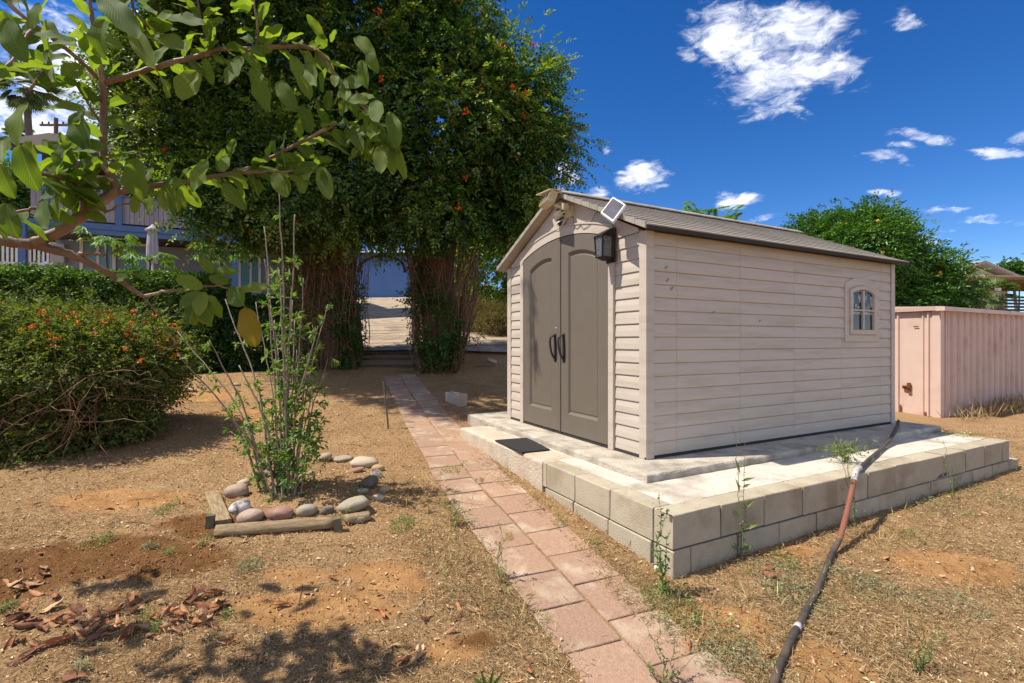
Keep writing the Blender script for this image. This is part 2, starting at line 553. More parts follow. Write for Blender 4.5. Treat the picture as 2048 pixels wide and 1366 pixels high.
def sprigs(P, A, Nn, k=5, ln=.12, leaf=.05, wid=.03, jit=.35):
    """pinnate sprigs of k leaflets each"""
    P = np.asarray(P, float); n = len(P)
    A = unit(A); S = unit(np.cross(A, Nn)); Nn = np.cross(S, A)
    ln = np.broadcast_to(np.asarray(ln, float), (n,))[:, None]
    Ps, As, Ns = [], [], []
    for i in range(k):
        if i == k - 1: t, side = 1., 0.
        else: t, side = .15 + .8 * (i // 2) / max(1, (k - 1) // 2), (1 if i % 2 else -1)
        Ps.append(P + A * ln * t - np.array([0, 0, 1.]) * ln * .25 * t * t)
        As.append(A * (1. if side == 0 else .55) + S * side * .85 + rng.normal(size=(n, 3)) * jit * .5)
        Ns.append(Nn + rng.normal(size=(n, 3)) * jit)
    P2 = np.concatenate(Ps); s = rng.uniform(.7, 1.25, len(P2))
    return leaflets(P2, np.concatenate(As), np.concatenate(Ns), leaf * s, wid * s)

def cat(meshes):
    Vs, Ts, k = [], [], 0
    for V, T in meshes:
        Vs.append(V); Ts.append(T + k); k += len(V)
    return np.concatenate(Vs), np.concatenate(Ts)

def shell(blobs, n, inner=.72, lump=.14, hide=.82):
    """points in the outer layer of a union of ellipsoids, with outward normals"""
    Bl = np.array(blobs, float)
    area = (Bl[:, 3] * Bl[:, 4] + Bl[:, 4] * Bl[:, 5] + Bl[:, 3] * Bl[:, 5])
    outP, outN = [], []
    got = 0
    while got < n:
        k = rng.choice(len(Bl), n, p=area / area.sum())
        d = rdir(n)
        c, r = Bl[k, :3], Bl[k, 3:6]
        ph = Bl[k, 0] * 3.1
        lum = 1 + lump * (np.sin(d[:, 0] * 5 + ph) + np.sin(d[:, 1] * 6 + 1.3 * ph) + np.sin(d[:, 2] * 7 + .7 * ph)) / 2
        q = inner + (1 - inner) * rng.random(n) ** .6
        p = c + d * r * (q * lum)[:, None]
        nn = unit(d / r)
        keep = np.ones(n, bool)
        for b in range(len(Bl)):
            e = (p - Bl[b, :3]) / Bl[b, 3:6]
            keep &= ~(((e ** 2).sum(1) < hide * hide * .8) & (k != b))
        outP.append(p[keep]); outN.append(nn[keep]); got += keep.sum()
        if keep.sum() == 0: break
    return np.concatenate(outP)[:n], np.concatenate(outN)[:n]

def crown_mesh(blobs, clumps, per, spread, k=5, ln=.12, leaf=.05, wid=.03, inner=.75, lump=.14, up=.35, fill=0, fill_leaf=.16, zmin=None, droop=.3):
    P, Nn = shell(blobs, clumps, inner, lump)
    c = np.repeat(np.arange(len(P)), per)
    n = len(c)
    off = rng.normal(size=(n, 3)) * spread * rng.uniform(.5, 1.3, len(P))[c][:, None]
    Q = P[c] + off
    A = unit(Nn[c] * .8 + off / (spread + 1e-6) * .5 + rdir(n) * .7 + np.array([0, 0, -droop]))
    nz = unit(Nn[c] * .5 + np.array([0, 0, up * 2]) + rdir(n) * .7)
    parts = [sprigs(Q, A, nz, k, ln, leaf, wid)]
    if fill:
        P2, N2 = shell(blobs, fill, .35, .0, .3)
        P2 = P2 - N2 * .12
        parts.append(leaflets(P2, rdir(fill), rdir(fill), fill_leaf, fill_leaf * .8))
    V, T = cat(parts)
    if zmin is not None:
        ctr = V[T].mean(1)[:, 2]
        T = T[ctr > zmin]
    return V, T

def stuff_part(name, V, T, mat, parent, sm=False):
    if parent is not None: V = w2l(parent, V)
    o = link(name, np_mesh(name, V, T, sm), mat, parent)
    o['kind'] = 'stuff'
    return o

# ------------------------------------------------------------------ the ground
def ground_mat():
    m, N, L, b = new_mat('dry soil')
    geo = N.new('ShaderNodeNewGeometry')
    def noise(s, d=6, r=.6):
        n = N.new('ShaderNodeTexNoise'); n.inputs['Scale'].default_value = s; n.inputs['Detail'].default_value = d; n.inputs['Roughness'].default_value = r
        L.new(geo.outputs['Position'], n.inputs['Vector'])
        return n
    base = ramp_node(N, [(.28, (.17, .092, .040)), (.48, (.32, .19, .088)), (.70, (.45, .295, .15))])
    n1 = noise(2.3, 8, .68); L.new(n1.outputs[0], base.inputs[0])
    fine = ramp_node(N, [(.36, (.12, .065, .028)), (.52, (.36, .22, .105)), (.72, (.62, .44, .235))])
    n2 = noise(58, 4, .7); L.new(n2.outputs[0], fine.inputs[0])
    m1 = N.new('ShaderNodeMix'); m1.data_type = 'RGBA'; m1.inputs['Factor'].default_value = .5
    L.new(base.outputs[0], m1.inputs['A']); L.new(fine.outputs[0], m1.inputs['B'])
    at_ = N.new('ShaderNodeAttribute'); at_.attribute_name = 'bare'
    bare = ramp_node(N, [(.3, (.28, .135, .05)), (.6, (.47, .26, .105)), (.8, (.58, .35, .155))])
    n3 = noise(5, 9, .7); L.new(n3.outputs[0], bare.inputs[0])
    m2 = N.new('ShaderNodeMix'); m2.data_type = 'RGBA'
    L.new(at_.outputs['Fac'], m2.inputs['Factor']); L.new(m1.outputs['Result'], m2.inputs['A']); L.new(bare.outputs[0], m2.inputs['B'])
    at2 = N.new('ShaderNodeAttribute'); at2.attribute_name = 'dug'
    m3 = N.new('ShaderNodeMix'); m3.data_type = 'RGBA'
    dug = ramp_node(N, [(.3, (.11, .05, .018)), (.65, (.23, .112, .042))])
    L.new(n2.outputs[0], dug.inputs[0])
    L.new(at2.outputs['Fac'], m3.inputs['Factor']); L.new(m2.outputs['Result'], m3.inputs['A']); L.new(dug.outputs[0], m3.inputs['B'])
    L.new(m3.outputs['Result'], b.inputs['Base Color'])
    b.inputs['Roughness'].default_value = .95
    b.inputs['Specular IOR Level'].default_value = .1
    n4 = noise(35, 8, .75)
    bp = N.new('ShaderNodeBump'); bp.inputs['Strength'].default_value = .8; bp.inputs['Distance'].default_value = .03
    L.new(n4.outputs[0], bp.inputs['Height']); L.new(bp.outputs[0], b.inputs['Normal'])
    return m

BARE = [(640, 1215, .42, .17), (770, 1140, .22, .12), (600, 1150, .20, .09), (250, 1000, .5, .2), (800, 1170, .2, .1),
        (1450, 1250, .28, .16), (1640, 1330, .2, .2), (1560, 1100, .3, .12), (520, 830, .7, .5), (900, 1300, .15, .08), (1900, 1130, .4, .2), (350, 790, 1.0, .5)]
DUG = [(230, 1120, .75, .27), (420, 1050, .35, .18), (60, 1160, .4, .2), (960, 1282, .11, .06)]
def blobmask(x, y, lst):
    m = np.zeros(np.shape(x))
    for px, py, rx, ry in lst:
        p = ong(px, py)
        e = ((x - p[0]) / rx) ** 2 + ((y - p[1]) / ry) ** 2
        e = e + .40 * wob(x, y, 5.0) + .34 * wob(x + 5, y, 17.0) + .25 * wob(x, y + 3, 43.0)
        m = np.maximum(m, 1 - smooth(.75, 1.15, e))
    return m

def axis(lo, hi, step, far_lo, far_hi, g=1.18):
    a = list(np.arange(lo, hi, step))
    s = step; v = a[0]
    while v > far_lo:
        s *= g; v -= s; a.insert(0, v)
    s = step; v = a[-1]
    while v < far_hi:
        s *= g; v += s; a.append(v)
    return np.array(a)

xs = axis(-5.0, 4.2, .034, -500, 500)
ys = axis(1.2, 7.5, .034, -300, 900)
gx, gy = np.meshgrid(xs, ys)
gz = G(gx, gy) - .035 * inpoly(gx, gy, DRIVE)
clod = np.zeros(gx.shape)
near = (np.abs(gx) < 6) & (gy > 1) & (gy < 8)
dugm = blobmask(gx, gy, DUG); barem = blobmask(gx, gy, BARE)
rough_n = rng.normal(size=gx.shape)
gz = gz + near * rough_n * (.0035 + .006 * dugm)
nx, ny = len(xs), len(ys)
ii = (np.arange(ny - 1)[:, None] * nx + np.arange(nx - 1)[None, :]).ravel()
gme = np_mesh('ground', np.stack([gx, gy, gz], -1).reshape(-1, 3), np.stack([ii, ii + 1, ii + nx + 1, ii + nx], 1), True)
for nm, arr in (('bare', barem), ('dug', dugm)):
    a = gme.attributes.new(nm, 'FLOAT', 'POINT')
    a.data.foreach_set('value', np.ascontiguousarray(arr.ravel(), np.float32))
ground = link('ground', gme, ground_mat())
tag(ground, kind='structure')

# ------------------------------------------------------------------ driveway
m_drive = M('driveway concrete', (.42, .33, .235), (.32, .245, .17), 3., .9, .25, 40., .2, c3=(.24, .185, .13), s3=2.2, m3=.58)
dxs = np.arange(-16.2, 1.7, .25); dys = np.arange(10.72, 27.4, .25)
ddx, ddy = np.meshgrid(dxs, dys)
dz = G0(ddx, ddy) + .012
idx = (np.arange(len(dys) - 1)[:, None] * len(dxs) + np.arange(len(dxs) - 1)[None, :]).ravel()
Q = np.stack([idx, idx + 1, idx + len(dxs) + 1, idx + len(dxs)], 1)
Vd = np.stack([ddx, ddy, dz], -1).reshape(-1, 3)
ok = inpoly(Vd[:, 0][Q].mean(1), Vd[:, 1][Q].mean(1), DRIVE)
drive = link('driveway', np_mesh('driveway', Vd, Q[ok], True), m_drive)
tag(drive, kind='structure')
# shallow cracks running across the old concrete, each a real sunk sliver
m_crack = M('crack dirt', (.10, .07, .045), (.07, .05, .03), 20, .95, .1)
mb = MB()
for k in range(9):
    y0 = 10.95 + k * .55 + rnd.uniform(-.1, .1); p = []
    x0 = rnd.uniform(-4.6, -3.6)
    for j in range(14):
        x = x0 + j * .35
        p.append((x, y0 + rnd.uniform(-.08, .08) + .03 * j))
    for (xa, ya), (xb, yb) in zip(p, p[1:]):
        w = rnd.uniform(.010, .022)
        q = [(xa, ya - w), (xb, yb - w), (xb, yb + w), (xa, ya + w)]
        mb.add([(x, y, float(G0(x, y)) + .017) for x, y in q], [(0, 1, 2, 3)])
o = mb.build('crack', m_crack, drive); o['kind'] = 'stuff'

# ------------------------------------------------------------------ garden path of pavers
m_paver = M('paver concrete', (.41, .265, .18), (.315, .195, .128), 55., .92, .6, 130., .15, orand=.09, c3=(.47, .36, .25), s3=5, m3=.60)
path = tag(bpy.data.objects.new('garden_path', None), kind='structure'); COL.objects.link(path); ROOT[path] = (np.zeros(3), 0.)
paver_me = [bevel_box_mesh('paver', .309 + .001 * (k % 3), .304 - .001 * (k % 3), .05, .003, m_paver, .0009) for k in range(8)]
PATH = [np.array([1.12, .78]), np.array([-.37, 4.34]), np.array([-2.36, 10.0])]
def on_path(s):
    for a, b in zip(PATH, PATH[1:]):
        l = np.linalg.norm(b - a)
        if s <= l or b is PATH[-1]:
            d = (b - a) / l
            return a + d * s, d
        s -= l
def path_d(x, y):
    """distance right of the path's centre joint"""
    best = None
    for a, b in zip(PATH, PATH[1:]):
        d = (b - a) / np.linalg.norm(b - a)
        t = np.clip((x - a[0]) * d[0] + (y - a[1]) * d[1], 0, np.linalg.norm(b - a))
        qx, qy = a[0] + d[0] * t, a[1] + d[1] * t
        sgn = np.sign((x - qx) * d[1] - (y - qy) * d[0])
        dd = np.hypot(x - qx, y - qy) * sgn
        best = dd if best is None else np.where(np.abs(dd) < np.abs(best), dd, best)
    return best
for side, offs in ((-1, 0.), (1, .13)):
    for i in range(29):
        s = .16 + i * .318 + offs
        if s > 9.6: continue
        p, d = on_path(s)
        n = np.array([d[1], -d[0]])
        q = p + n * (.157 * side + rnd.uniform(-.006, .006))
        z = float(G0(*q)) + .018 * float(wob(q[0], q[1], 1.1))
        e = .12
        sl_f = (float(G0(*(q + d * e))) - float(G0(*(q - d * e)))) / (2 * e)
        o = link('paver', paver_me[rnd.randrange(8)], None, path, (q[0], q[1], z - .040 + rnd.uniform(-.002, .003)))
        rot = Matrix.Rotation(math.atan2(d[1], d[0]) + rnd.uniform(-.02, .02), 3, 'Z') @ Matrix.Rotation(-math.atan(sl_f) + rnd.uniform(-.012, .012), 3, 'Y') @ Matrix.Rotation(rnd.uniform(-.008, .008), 3, 'X')
        o.rotation_euler = rot.to_euler()

mb = MB(); rows = []
for k in range(60):
    p, d = on_path(.16 + k * .162); n = np.array([d[1], -d[0]])
    z = float(G0(*p)) + .018 * float(wob(p[0], p[1], 1.1)) - .002
    rows.append([(p[0] + n[0] * w, p[1] + n[1] * w, z) for w in (-.318, 0, .318)])
for a, b_ in zip(rows, rows[1:]):
    for i in (0, 1): mb.add([a[i], a[i + 1], b_[i + 1], b_[i]], [(0, 1, 2, 3)])
mb.build('joint_soil', M('joint soil', (.26, .17, .095), (.15, .09, .045), 60, .95, .5, 90), path)

# wooden sleepers that step up through the arch
m_sleeper = M('sleeper wood', (.14, .105, .075), (.07, .05, .035), 5., .9, .5, 30, .15, stretch=(1, 6, 6))
for k, (yy, zz, lab) in enumerate(((10.16, .83, 'weathered dark timber sleeper forming the lower step under the vine arch'),
                                   (10.46, .96, 'weathered dark timber sleeper forming the middle step under the vine arch'),
                                   (10.74, 1.085, 'weathered timber sleeper at the driveway edge under the vine arch'))):
    mb = MB(); mb.hexa([(-.62, -.13, -.16), (.62, -.13, -.16), (.62, .14, -.16), (-.62, .14, -.16), (-.61, -.12, .03), (.61, -.125, .035), (.62, .13, .03), (-.61, .13, .025)])
    o = mb.build('timber_step', m_sleeper, None, loc=(-2.62 - .03 * k, yy, zz))
    o.rotation_euler = (0, 0, rnd.uniform(-.04, .04))
    tag(o, lab, 'step')

# ------------------------------------------------------------------ block platform, slab, shed
m_block = M('block concrete', (.47, .405, .295), (.40, .34, .245), 5., .95, .55, 160., .1, orand=.07, c3=(.33, .27, .185), s3=3.4, m3=.60)
m_blocklo = m_block
m_pad = M('pad concrete', (.60, .545, .455), (.51, .455, .375), 3.2, .93, .35, 70., .15, c3=(.36, .305, .235), s3=3.0, m3=.585)
m_slab = M('slab concrete', (.54, .48, .39), (.40, .35, .28), 4.5, .95, .6, 55., .15, c3=(.27, .235, .185), s3=3.8, m3=.575, bdist=.02)
m_curb = M('curb concrete', (.56, .48, .37), (.45, .38, .29), 4., .95, .5, 45., .15, c3=(.48, .30, .20), s3=2.6, m3=.66, bdist=.02)

BR = np.array([B[0], B[1], 0.])
wall = thing('block_retaining_wall', 'low grey concrete block wall of two courses holding up the shed platform', 'retaining wall', BR, ANG)
# local frame: x along D1, y along D0.  blocks 0.396 x 0.15 x 0.196
blk_v = [bevel_box_mesh('block', .396, .15, .196, .005, m_block, .0016) for _ in range(9)]
blk_l = blk_v[0]
blk_sv = [bevel_box_mesh('block', .15, .396, .196, .005, m_block, .0016) for _ in range(5)]
blk_s = blk_sv[0]
blk_half = bevel_box_mesh('block', .194, .15, .196, .004, m_block)
z1, z0 = PAD_Z - .196, PAD_Z - .196 - .203
for i in range(11):
    link('block', blk_v[i % 9], None, wall, (.199 + i * .4 + rnd.uniform(-.001, .001), .075 + rnd.uniform(-.002, .002), z1 + rnd.uniform(-.0015, .0015)))
link('block', bevel_box_mesh('block', .144, .15, .196, .004, m_block), None, wall, (4.4 + .074, .075, z1))
link('block', bevel_box_mesh('block', .14, .15, .196, .004, m_block), None, wall, (.072, .073, z0))
for i in range(11):
    link('block', blk_v[(i * 2 + 3) % 9], None, wall, (.15 + .2 + i * .4 - .006, .070 + rnd.uniform(-.003, .002), z0))
link('block', blk_half, None, wall, (4.65, .068, z0))
for i in range(3):
    link('block', blk_sv[i], None, wall, (.075 + rnd.uniform(-.002, .002), .153 + .199 + i * .4, z1))
    link('block', blk_sv[i + 2], None, wall, (.073, .15 + .02 + .199 + i * .4 + .0, z0))
link('block', bevel_box_mesh('block', .15, .05, .196, .004, m_block), None, wall, (.075, 1.375, z1))
# end return of the wall at the far right
for i in range(4):
    link('block', blk_s, None, wall, (4.47, .153 + .199 + i * .4, z1))
    link('block', blk_s, None, wall, (4.49, .153 + .19 + i * .4, z0))
mb = MB()    # a mortar filled core just behind the joints
mb.box(.012, 4.54, .012, .13, -.08, PAD_Z - .006).box(.012, .13, .14, 1.39, -.08, PAD_Z - .006)
mb.build('mortar_core', M('mortar', (.12, .11, .09), (.09, .08, .065), 9., .95, .3, 60), wall)


def local_obj(o, loc=BR):
    o.location = [float(v) for v in loc]; o.rotation_euler = (0, 0, ANG)
    return o

def rough_slab(x0, x1, y0, y1, z0, z1, step=.05, amp=.003, r=.014):
    """cast concrete: slightly wavy sides and a worn rounded top edge"""
    pts = []
    def edge(ax, ay, bx, by):
        n = max(2, int(math.hypot(bx - ax, by - ay) / step))
        for i in range(n): pts.append((ax + (bx - ax) * i / n, ay + (by - ay) * i / n))
    edge(x0, y0, x1, y0); edge(x1, y0, x1, y1); edge(x1, y1, x0, y1); edge(x0, y1, x0, y0)
    cx, cy = (x0 + x1) / 2, (y0 + y1) / 2
    def ring(ins, z, a, az=0.):
        out = []
        for k, (x, y) in enumerate(pts):
            w = a * (math.sin(k * 1.7 + 3 * math.sin(k * .37)) + .8 * rnd.uniform(-1, 1))
            dx = (1 if x < cx else -1) * min(1, abs(x - cx) / ((x1 - x0) / 2)) ** 30
            dy = (1 if y < cy else -1) * min(1, abs(y - cy) / ((y1 - y0) / 2)) ** 30
            out.append((x + dx * (ins + w), y + dy * (ins + w), z + az * rnd.uniform(-1, 1)))
        return out
    return MB().loops([ring(.0, z0, amp), ring(0, z0 + (z1 - z0) * .45, amp), ring(0, z1 - r, amp, .002), ring(r * .35, z1 - r * .3, amp * .6, .002), ring(r * 1.4, z1, amp * .5, 0)], False, True)

mb = MB().box(.152, 4.395, .152, 3.15, -.02, PAD_Z - .003)
pad = local_obj(mb.build('concrete_pad', m_pad)); tag(pad, kind='structure')
curb = local_obj(rough_slab(-.004, .30, 1.403, 3.20, -.1, PAD_Z + .002, .06, .004, .02).build('concrete_curb', m_curb)); tag(curb, kind='structure')
slab = local_obj(rough_slab(.33, 4.58, .555, 3.78, .1, SLAB_Z, .05, .0032, .016).build('concrete_slab', m_slab)); tag(slab, kind='structure')

# ---- the shed.  local frame: x along its long side, y along its door front, z up from the slab
C = np.array([1.049, 3.83, SLAB_Z + .003])
SL, SW, HW, PK = 3.70, 2.378, 1.80, 2.43
m_sid = M('tan plastic siding', (.515, .445, .37), (.485, .42, .345), 3., .55, .12, 30., .3, stretch=(1, 1, 9), orand=.015, c3=(.44, .375, .295), s3=1.4, m3=.575, bdist=.004)
m_door = M('taupe plastic door', (.150, .126, .096), (.138, .115, .088), 6., .5, .10, 120., .35, bdist=.003)
m_roof = M('grey brown plastic shingle', (.36, .32, .265), (.29, .255, .21), 8., .75, .25, 70., .25, stretch=(1, 4, 4), orand=.12)
m_hand = M('dark handle plastic', (.035, .030, .030), (.028, .024, .024), 10, .4, .03)
m_black = M('black metal', (.018, .018, .018), (.012, .012, .012), 10, .45, .05)
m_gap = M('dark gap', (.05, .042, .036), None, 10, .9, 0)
shed = thing('storage_shed', 'tan plastic garden shed with grey double doors and shingle patterned gable roof', 'shed', C, ANG)

def arch_top(u):      # top of the double door at u along the front
    return 1.955 - .128 * ((u - 1.205) / .75) ** 2

# wall shell behind the boards
mb = MB()
mb.extrude([(.02, .02, 0), (.02, SW - .02, 0), (.02, SW - .02, HW - .02), (.02, SW / 2, PK - .07), (.02, .02, HW - .02)], (SL - .04, 0, 0))
mb.build('wall', m_sid, shed)

def board_mesh(w, h, axis_='x', lip=.014, thin=.004):
    """one lap board of width w, facing -y (axis x) or -x (axis y)"""
    prof = [(0.006, 0), (-lip + .004, .001), (-lip, .006), (-lip + .002, h * .5), (-thin, h - .003), (0.006, h - .001)]
    if axis_ == 'x':
        a = [(0, d, z) for d, z in prof]; vec = (w, 0, 0)
    else:
        a = [(d, 0, z) for d, z in prof][::-1]; vec = (0, w, 0)
    m = MB().extrude(a, vec)
    me = bpy.data.meshes.new('siding_board'); me.from_pydata(m.v, [], m.f); me.materials.append(m_sid)
    return me

PITCH = .1045
segs = [(.080, .331), (.331, 1.101), (1.101, 1.873), (1.873, 2.656), (2.656, 3.415), (3.415, 3.618)]
for a, b_ in segs:
    me = board_mesh(b_ - a - .0025, PITCH, lip=.0135)
    for k in range(17):
        link('siding_board', me, None, shed, (a + .002, .019, .018 + k * PITCH))
for a, b_ in ((.086, .384), (2.035, 2.292)):
    me = board_mesh(b_ - a - .004, PITCH * 1.0, 'y')
    for k in range(17):
        link('siding_board', me, None, shed, (.019, a + .002, .018 + k * PITCH))
# base strip, corner trims
def trim(x0, x1, y0, y1, z0, z1): MB().box(x0, x1, y0, y1, z0, z1).build('corner_trim', m_sid, shed)
mb = MB().extrude([(-.002, .0, .0), (.078, -.002, .0), (.078, .03, 0), (.03, .03, 0), (.03, .082, 0), (0, .082, 0), (-.004, .006, 0)], (0, 0, HW - .01)); mb.build('corner_trim', m_sid, shed)
mb = MB().extrude([(SL - .078, -.002, 0), (SL, 0, 0), (SL, .08, 0), (SL - .03, .08, 0), (SL - .03, .03, 0), (SL - .078, .03, 0)], (0, 0, HW - .01)); mb.build('corner_trim', m_sid, shed)
mb = MB().extrude([(0, SW - .082, 0), (.03, SW - .082, 0), (.03, SW + .002, 0), (-.002, SW + .002, 0)], (0, 0, HW - .01)); mb.build('corner_trim', m_sid, shed)
mb = MB().box(-.004, 3.70, .001, .018, .0, .017).box(.001, .018, 0, SW, 0, .017); mb.build('base_strip', m_gap, shed)

for sx_, sz_, r_ in ((.20, 1.50, .5), (.215, 1.40, .5), (.265, 1.335, .6), (.74, 1.16, .3), (1.35, 1.10, .2)):
    o = MB().hexa([(0, 0, 0), (.035, 0, .004), (.035, .004, .004), (0, .004, 0), (.004, 0, .012), (.033, 0, .014), (.033, .004, .014), (.004, .004, .012)]).build('scuff', M('scuff grey', (.27, .24, .21), None, 30, .7, .2), shed, loc=(sx_, .0008, sz_)); o.rotation_euler = (0, -r_, 0)
# gable front: plain panel above the boards, with the door arch cut out
def front_ring(outline, x):
    return [(x, u, z) for u, z in outline]
# smooth gable panel: from arch trim up to the rakes, built as strips across u
mb = MB()
us = np.linspace(.03, SW - .03, 37)
def rake(u): return HW - .02 + (PK - .06 - HW) * (1 - abs(u - SW / 2) / (SW / 2))
def trim_top(u): return 2.055 - .150 * ((u - 1.205) / .83) ** 2
for u0, u1 in zip(us, us[1:]):
    lo = [max(trim_top(u) - .02, 1.79) if .38 < u < 2.04 else 1.795 for u in (u0, u1)]
    hi = [rake(u0), rake(u1)]
    if hi[0] <= lo[0] or hi[1] <= lo[1]: continue
    mb.add([(.004, u0, lo[0]), (.004, u1, lo[1]), (.004, u1, hi[1]), (.004, u0, hi[0])], [(0, 3, 2, 1)])
mb.build('gable_panel', m_sid, shed)

# door surround: jambs and arched head with a raised outer bead
def strip(name, fo, fi, u0, u1, x, th, mat, n=28, parent=None):
    """band between two curves fi(u) < fo(u), thickness th, front face at x"""
    uu = np.linspace(u0, u1, n)
    rings = [[(x, u, fi(u)), (x, u, fo(u)), (x + th, u, fo(u)), (x + th, u, fi(u))] for u in uu]
    return MB().loops(rings).build(name, mat, parent or shed)
def door_head(u): return arch_top(u) + .006
mb = MB()
mb.box(-.016, .02, .386, .452, 0, 1.79).box(-.016, .02, 1.962, 2.030, 0, 1.79)
mb.build('door_jamb', m_sid, shed)
strip('door_arch', lambda u: trim_top(u) - .012, lambda u: door_head(u) if .457 < u < 1.957 else 1.79, .384, 2.032, -.018, .04, m_sid, 60)
strip('arch_bead', lambda u: trim_top(u) + .003, lambda u: trim_top(u) - .012, .384, 2.032, -.026, .04, m_sid, 40)

# doors: slab with recessed arched panel
def door(u0, u1, name):
    d = None
    n = 15
    def outline(a0, a1, zb, top):
        pts = [(a0, zb), (a1, zb)]
        for k in range(n): 
            u = a1 + (a0 - a1) * k / (n - 1)
            pts.append((u, top(u)))
        return pts
    pa, pb = u0 + .140, u1 - .140
    ptop = lambda u: arch_top(u) - .145 - .025 * ((u - (pa + pb) / 2) / ((pb - pa) / 2)) ** 2
    rings = [front_ring(outline(u0, u1, .028, lambda u: arch_top(u) - .002), .016),
             front_ring(outline(u0, u1, .028, lambda u: arch_top(u) - .002), -.010),
             front_ring(outline(u0 + .004, u1 - .004, .032, lambda u: arch_top(u) - .006), -.014),
             front_ring(outline(pa, pb, .215, ptop), -.014),
             front_ring(outline(pa + .004, pb - .004, .220, lambda u: ptop(u) - .005), -.0105)]
    d = MB().loops(rings, False, False).build('door', m_door, shed)
    rings = [front_ring(outline(pa + .004, pb - .004, .220, lambda u: ptop(u) - .005), -.0105),
             front_ring(outline(pa + .018, pb - .018, .238, lambda u: ptop(u) - .034), .008),
             front_ring(outline(pa + .024, pb - .024, .246, lambda u: ptop(u) - .040), .008),
             front_ring(outline(pa + .030, pb - .030, .254, lambda u: ptop(u) - .047), .003)]
    MB().loops(rings, False, True).build('door_panel', m_door, d)
    return d
dr = door(.458, 1.205, 'door'); dl = door(1.222, 1.956, 'door')
dr['label'] = 'right door leaf with plain sunlit panel'; dl['label'] = 'left door leaf with branch shadow across it'
MB().box(.002, .02, 1.200, 1.228, .03, 1.93).build('door_gap', m_gap, shed)
MB().box(-.024, -.008, 1.186, 1.206, .03, 1.945).build('door_astragal', m_door, dr)
MB().box(-.005, .03, .455, 1.96, .0, .026).build('door_sill', m_gap, shed)
def handle(uc, par):
    p = spline([(-.012, uc, .985), (-.062, uc, .972), (-.078, uc, .93), (-.072, uc, .86), (-.052, uc, .79), (-.014, uc, .735)], 22)
    m = MB(); rings = []
    for i, q in enumerate(p):
        d = unit(p[min(i + 1, 21)] - p[max(i - 1, 0)]); nrm = np.cross(d, [0, 1., 0])
        wv = .016 - .003 * math.sin(i / 21 * math.pi); th = .008
        rings.append([q + np.array([0, 1., 0]) * wv * a + nrm * th * b for a, b in ((-1, -.5), (-.6, -1), (.6, -1), (1, -.5), (1, .5), (.6, 1), (-.6, 1), (-1, .5))])
    m.loops(rings).box(-.020, -.012, uc - .02, uc + .02, .72, 1.0)
    m.build('handle', m_hand, par, sm=False)
handle(1.135, dr); handle(1.290, dl)
MB().box(-.016, -.012, 1.262, 1.292, 1.058, 1.066).build('maker_plate', M('silver', (.6, .6, .6), None, 10, .4, 0), dl)

# gable vent: ring, slats, small keystones
vu, vz = 1.205, 2.185
ring_o = [(vu + .128 * math.cos(a) * (1 if abs(math.sin(a)) < .99 else 1), vz + .135 * math.sin(a) - (.03 if math.sin(a) < -.9 else 0)) for a in np.linspace(0, 2 * math.pi, 33)[:-1]]
def sc(r): return [(vu + (u - vu) * r, vz + (z - vz) * r) for u, z in ring_o]
vent = MB().loops([front_ring(sc(1), .006), front_ring(sc(1), -.018), front_ring(sc(.97), -.024), front_ring(sc(.76), -.022), front_ring(sc(.72), .0)], True, False).build('gable_vent', m_sid, shed)
MB().add(front_ring(sc(.73), .001), [tuple(range(32))[::-1]]).build('vent_back', m_gap, vent)
for k in range(5):
    z = vz - .072 + k * .036
    w = .088 * math.sqrt(max(.05, 1 - ((z - vz) / .1) ** 2))
    MB().hexa([(-.016, vu - w, z), (-.014, vu - w, z + .004), (-.014, vu + w, z + .004), (-.016, vu + w, z), (-.004, vu - w, z + .020), (-.002, vu - w, z + .024), (-.002, vu + w, z + .024), (-.004, vu + w, z + .020)]).build('slat', m_sid, vent)
for a in (0, math.pi):
    cu = vu + .131 * math.cos(a)
    MB().box(-.027, 0, cu - .018, cu + .018, vz - .022, vz + .022).build('keystone', m_sid, vent)

# window on the long side
wx, wz0, wz1 = 3.035, .915, 1.52
def wout(hw, zb, zs, rise, n=11):
    pts = [(wx - hw, zb), (wx + hw, zb)]
    for k in range(n):
        f = 1 - 2 * k / (n - 1)
        pts.append((wx + hw * f, zs + rise * (1 - f * f)))
    return pts
def wring(o, y): return [(x, y, z) for x, z in o]
win = MB().loops([wring(wout(.325, .92, 1.53, .075), .016), wring(wout(.325, .92, 1.53, .075), -.001), wring(wout(.318, .927, 1.525, .073), -.004),
                  wring(wout(.255, .99, 1.465, .055), -.004), wring(wout(.252, .993, 1.462, .054), .001)], False, False).build('window', m_sid, shed)
MB().loops([wring(wout(.252, .993, 1.462, .054), .001), wring(wout(.250, .995, 1.460, .054), -.016), wring(wout(.243, 1.0, 1.455, .052), -.020),
            wring(wout(.205, 1.045, 1.43, .045), -.018), wring(wout(.200, 1.05, 1.427, .043), .006)], False, False).build('frame', m_sid, win)
m_wglass = glass_mat('dark window glass', (.012, .014, .014), .02)
m_mylar = M('crumpled sheet', (.50, .48, .44), (.06, .06, .055), 16, .35, .5, 22, .5)
m_print = M('dark print', (.02, .02, .02), None, 10, .6, 0)
mu = .013
for sx in (-1, 1):
    for k, (za, zb) in enumerate(((1.052, 1.245), (1.262, 1.45))):
        xa, xb = (wx - .198, wx - mu) if sx < 0 else (wx + mu, wx + .198)
        top = lambda x: min(zb, 1.427 + .040 * (1 - ((x - wx) / .2) ** 2)) if k else zb
        pts = [(xa, za), (xb, za)] + [(xb + (xa - xb) * i / 5, top(xb + (xa - xb) * i / 5)) for i in range(6)]
        MB().extrude([(x, .004, z) for x, z in pts], (0, .004, 0)).build('pane', m_wglass, win)
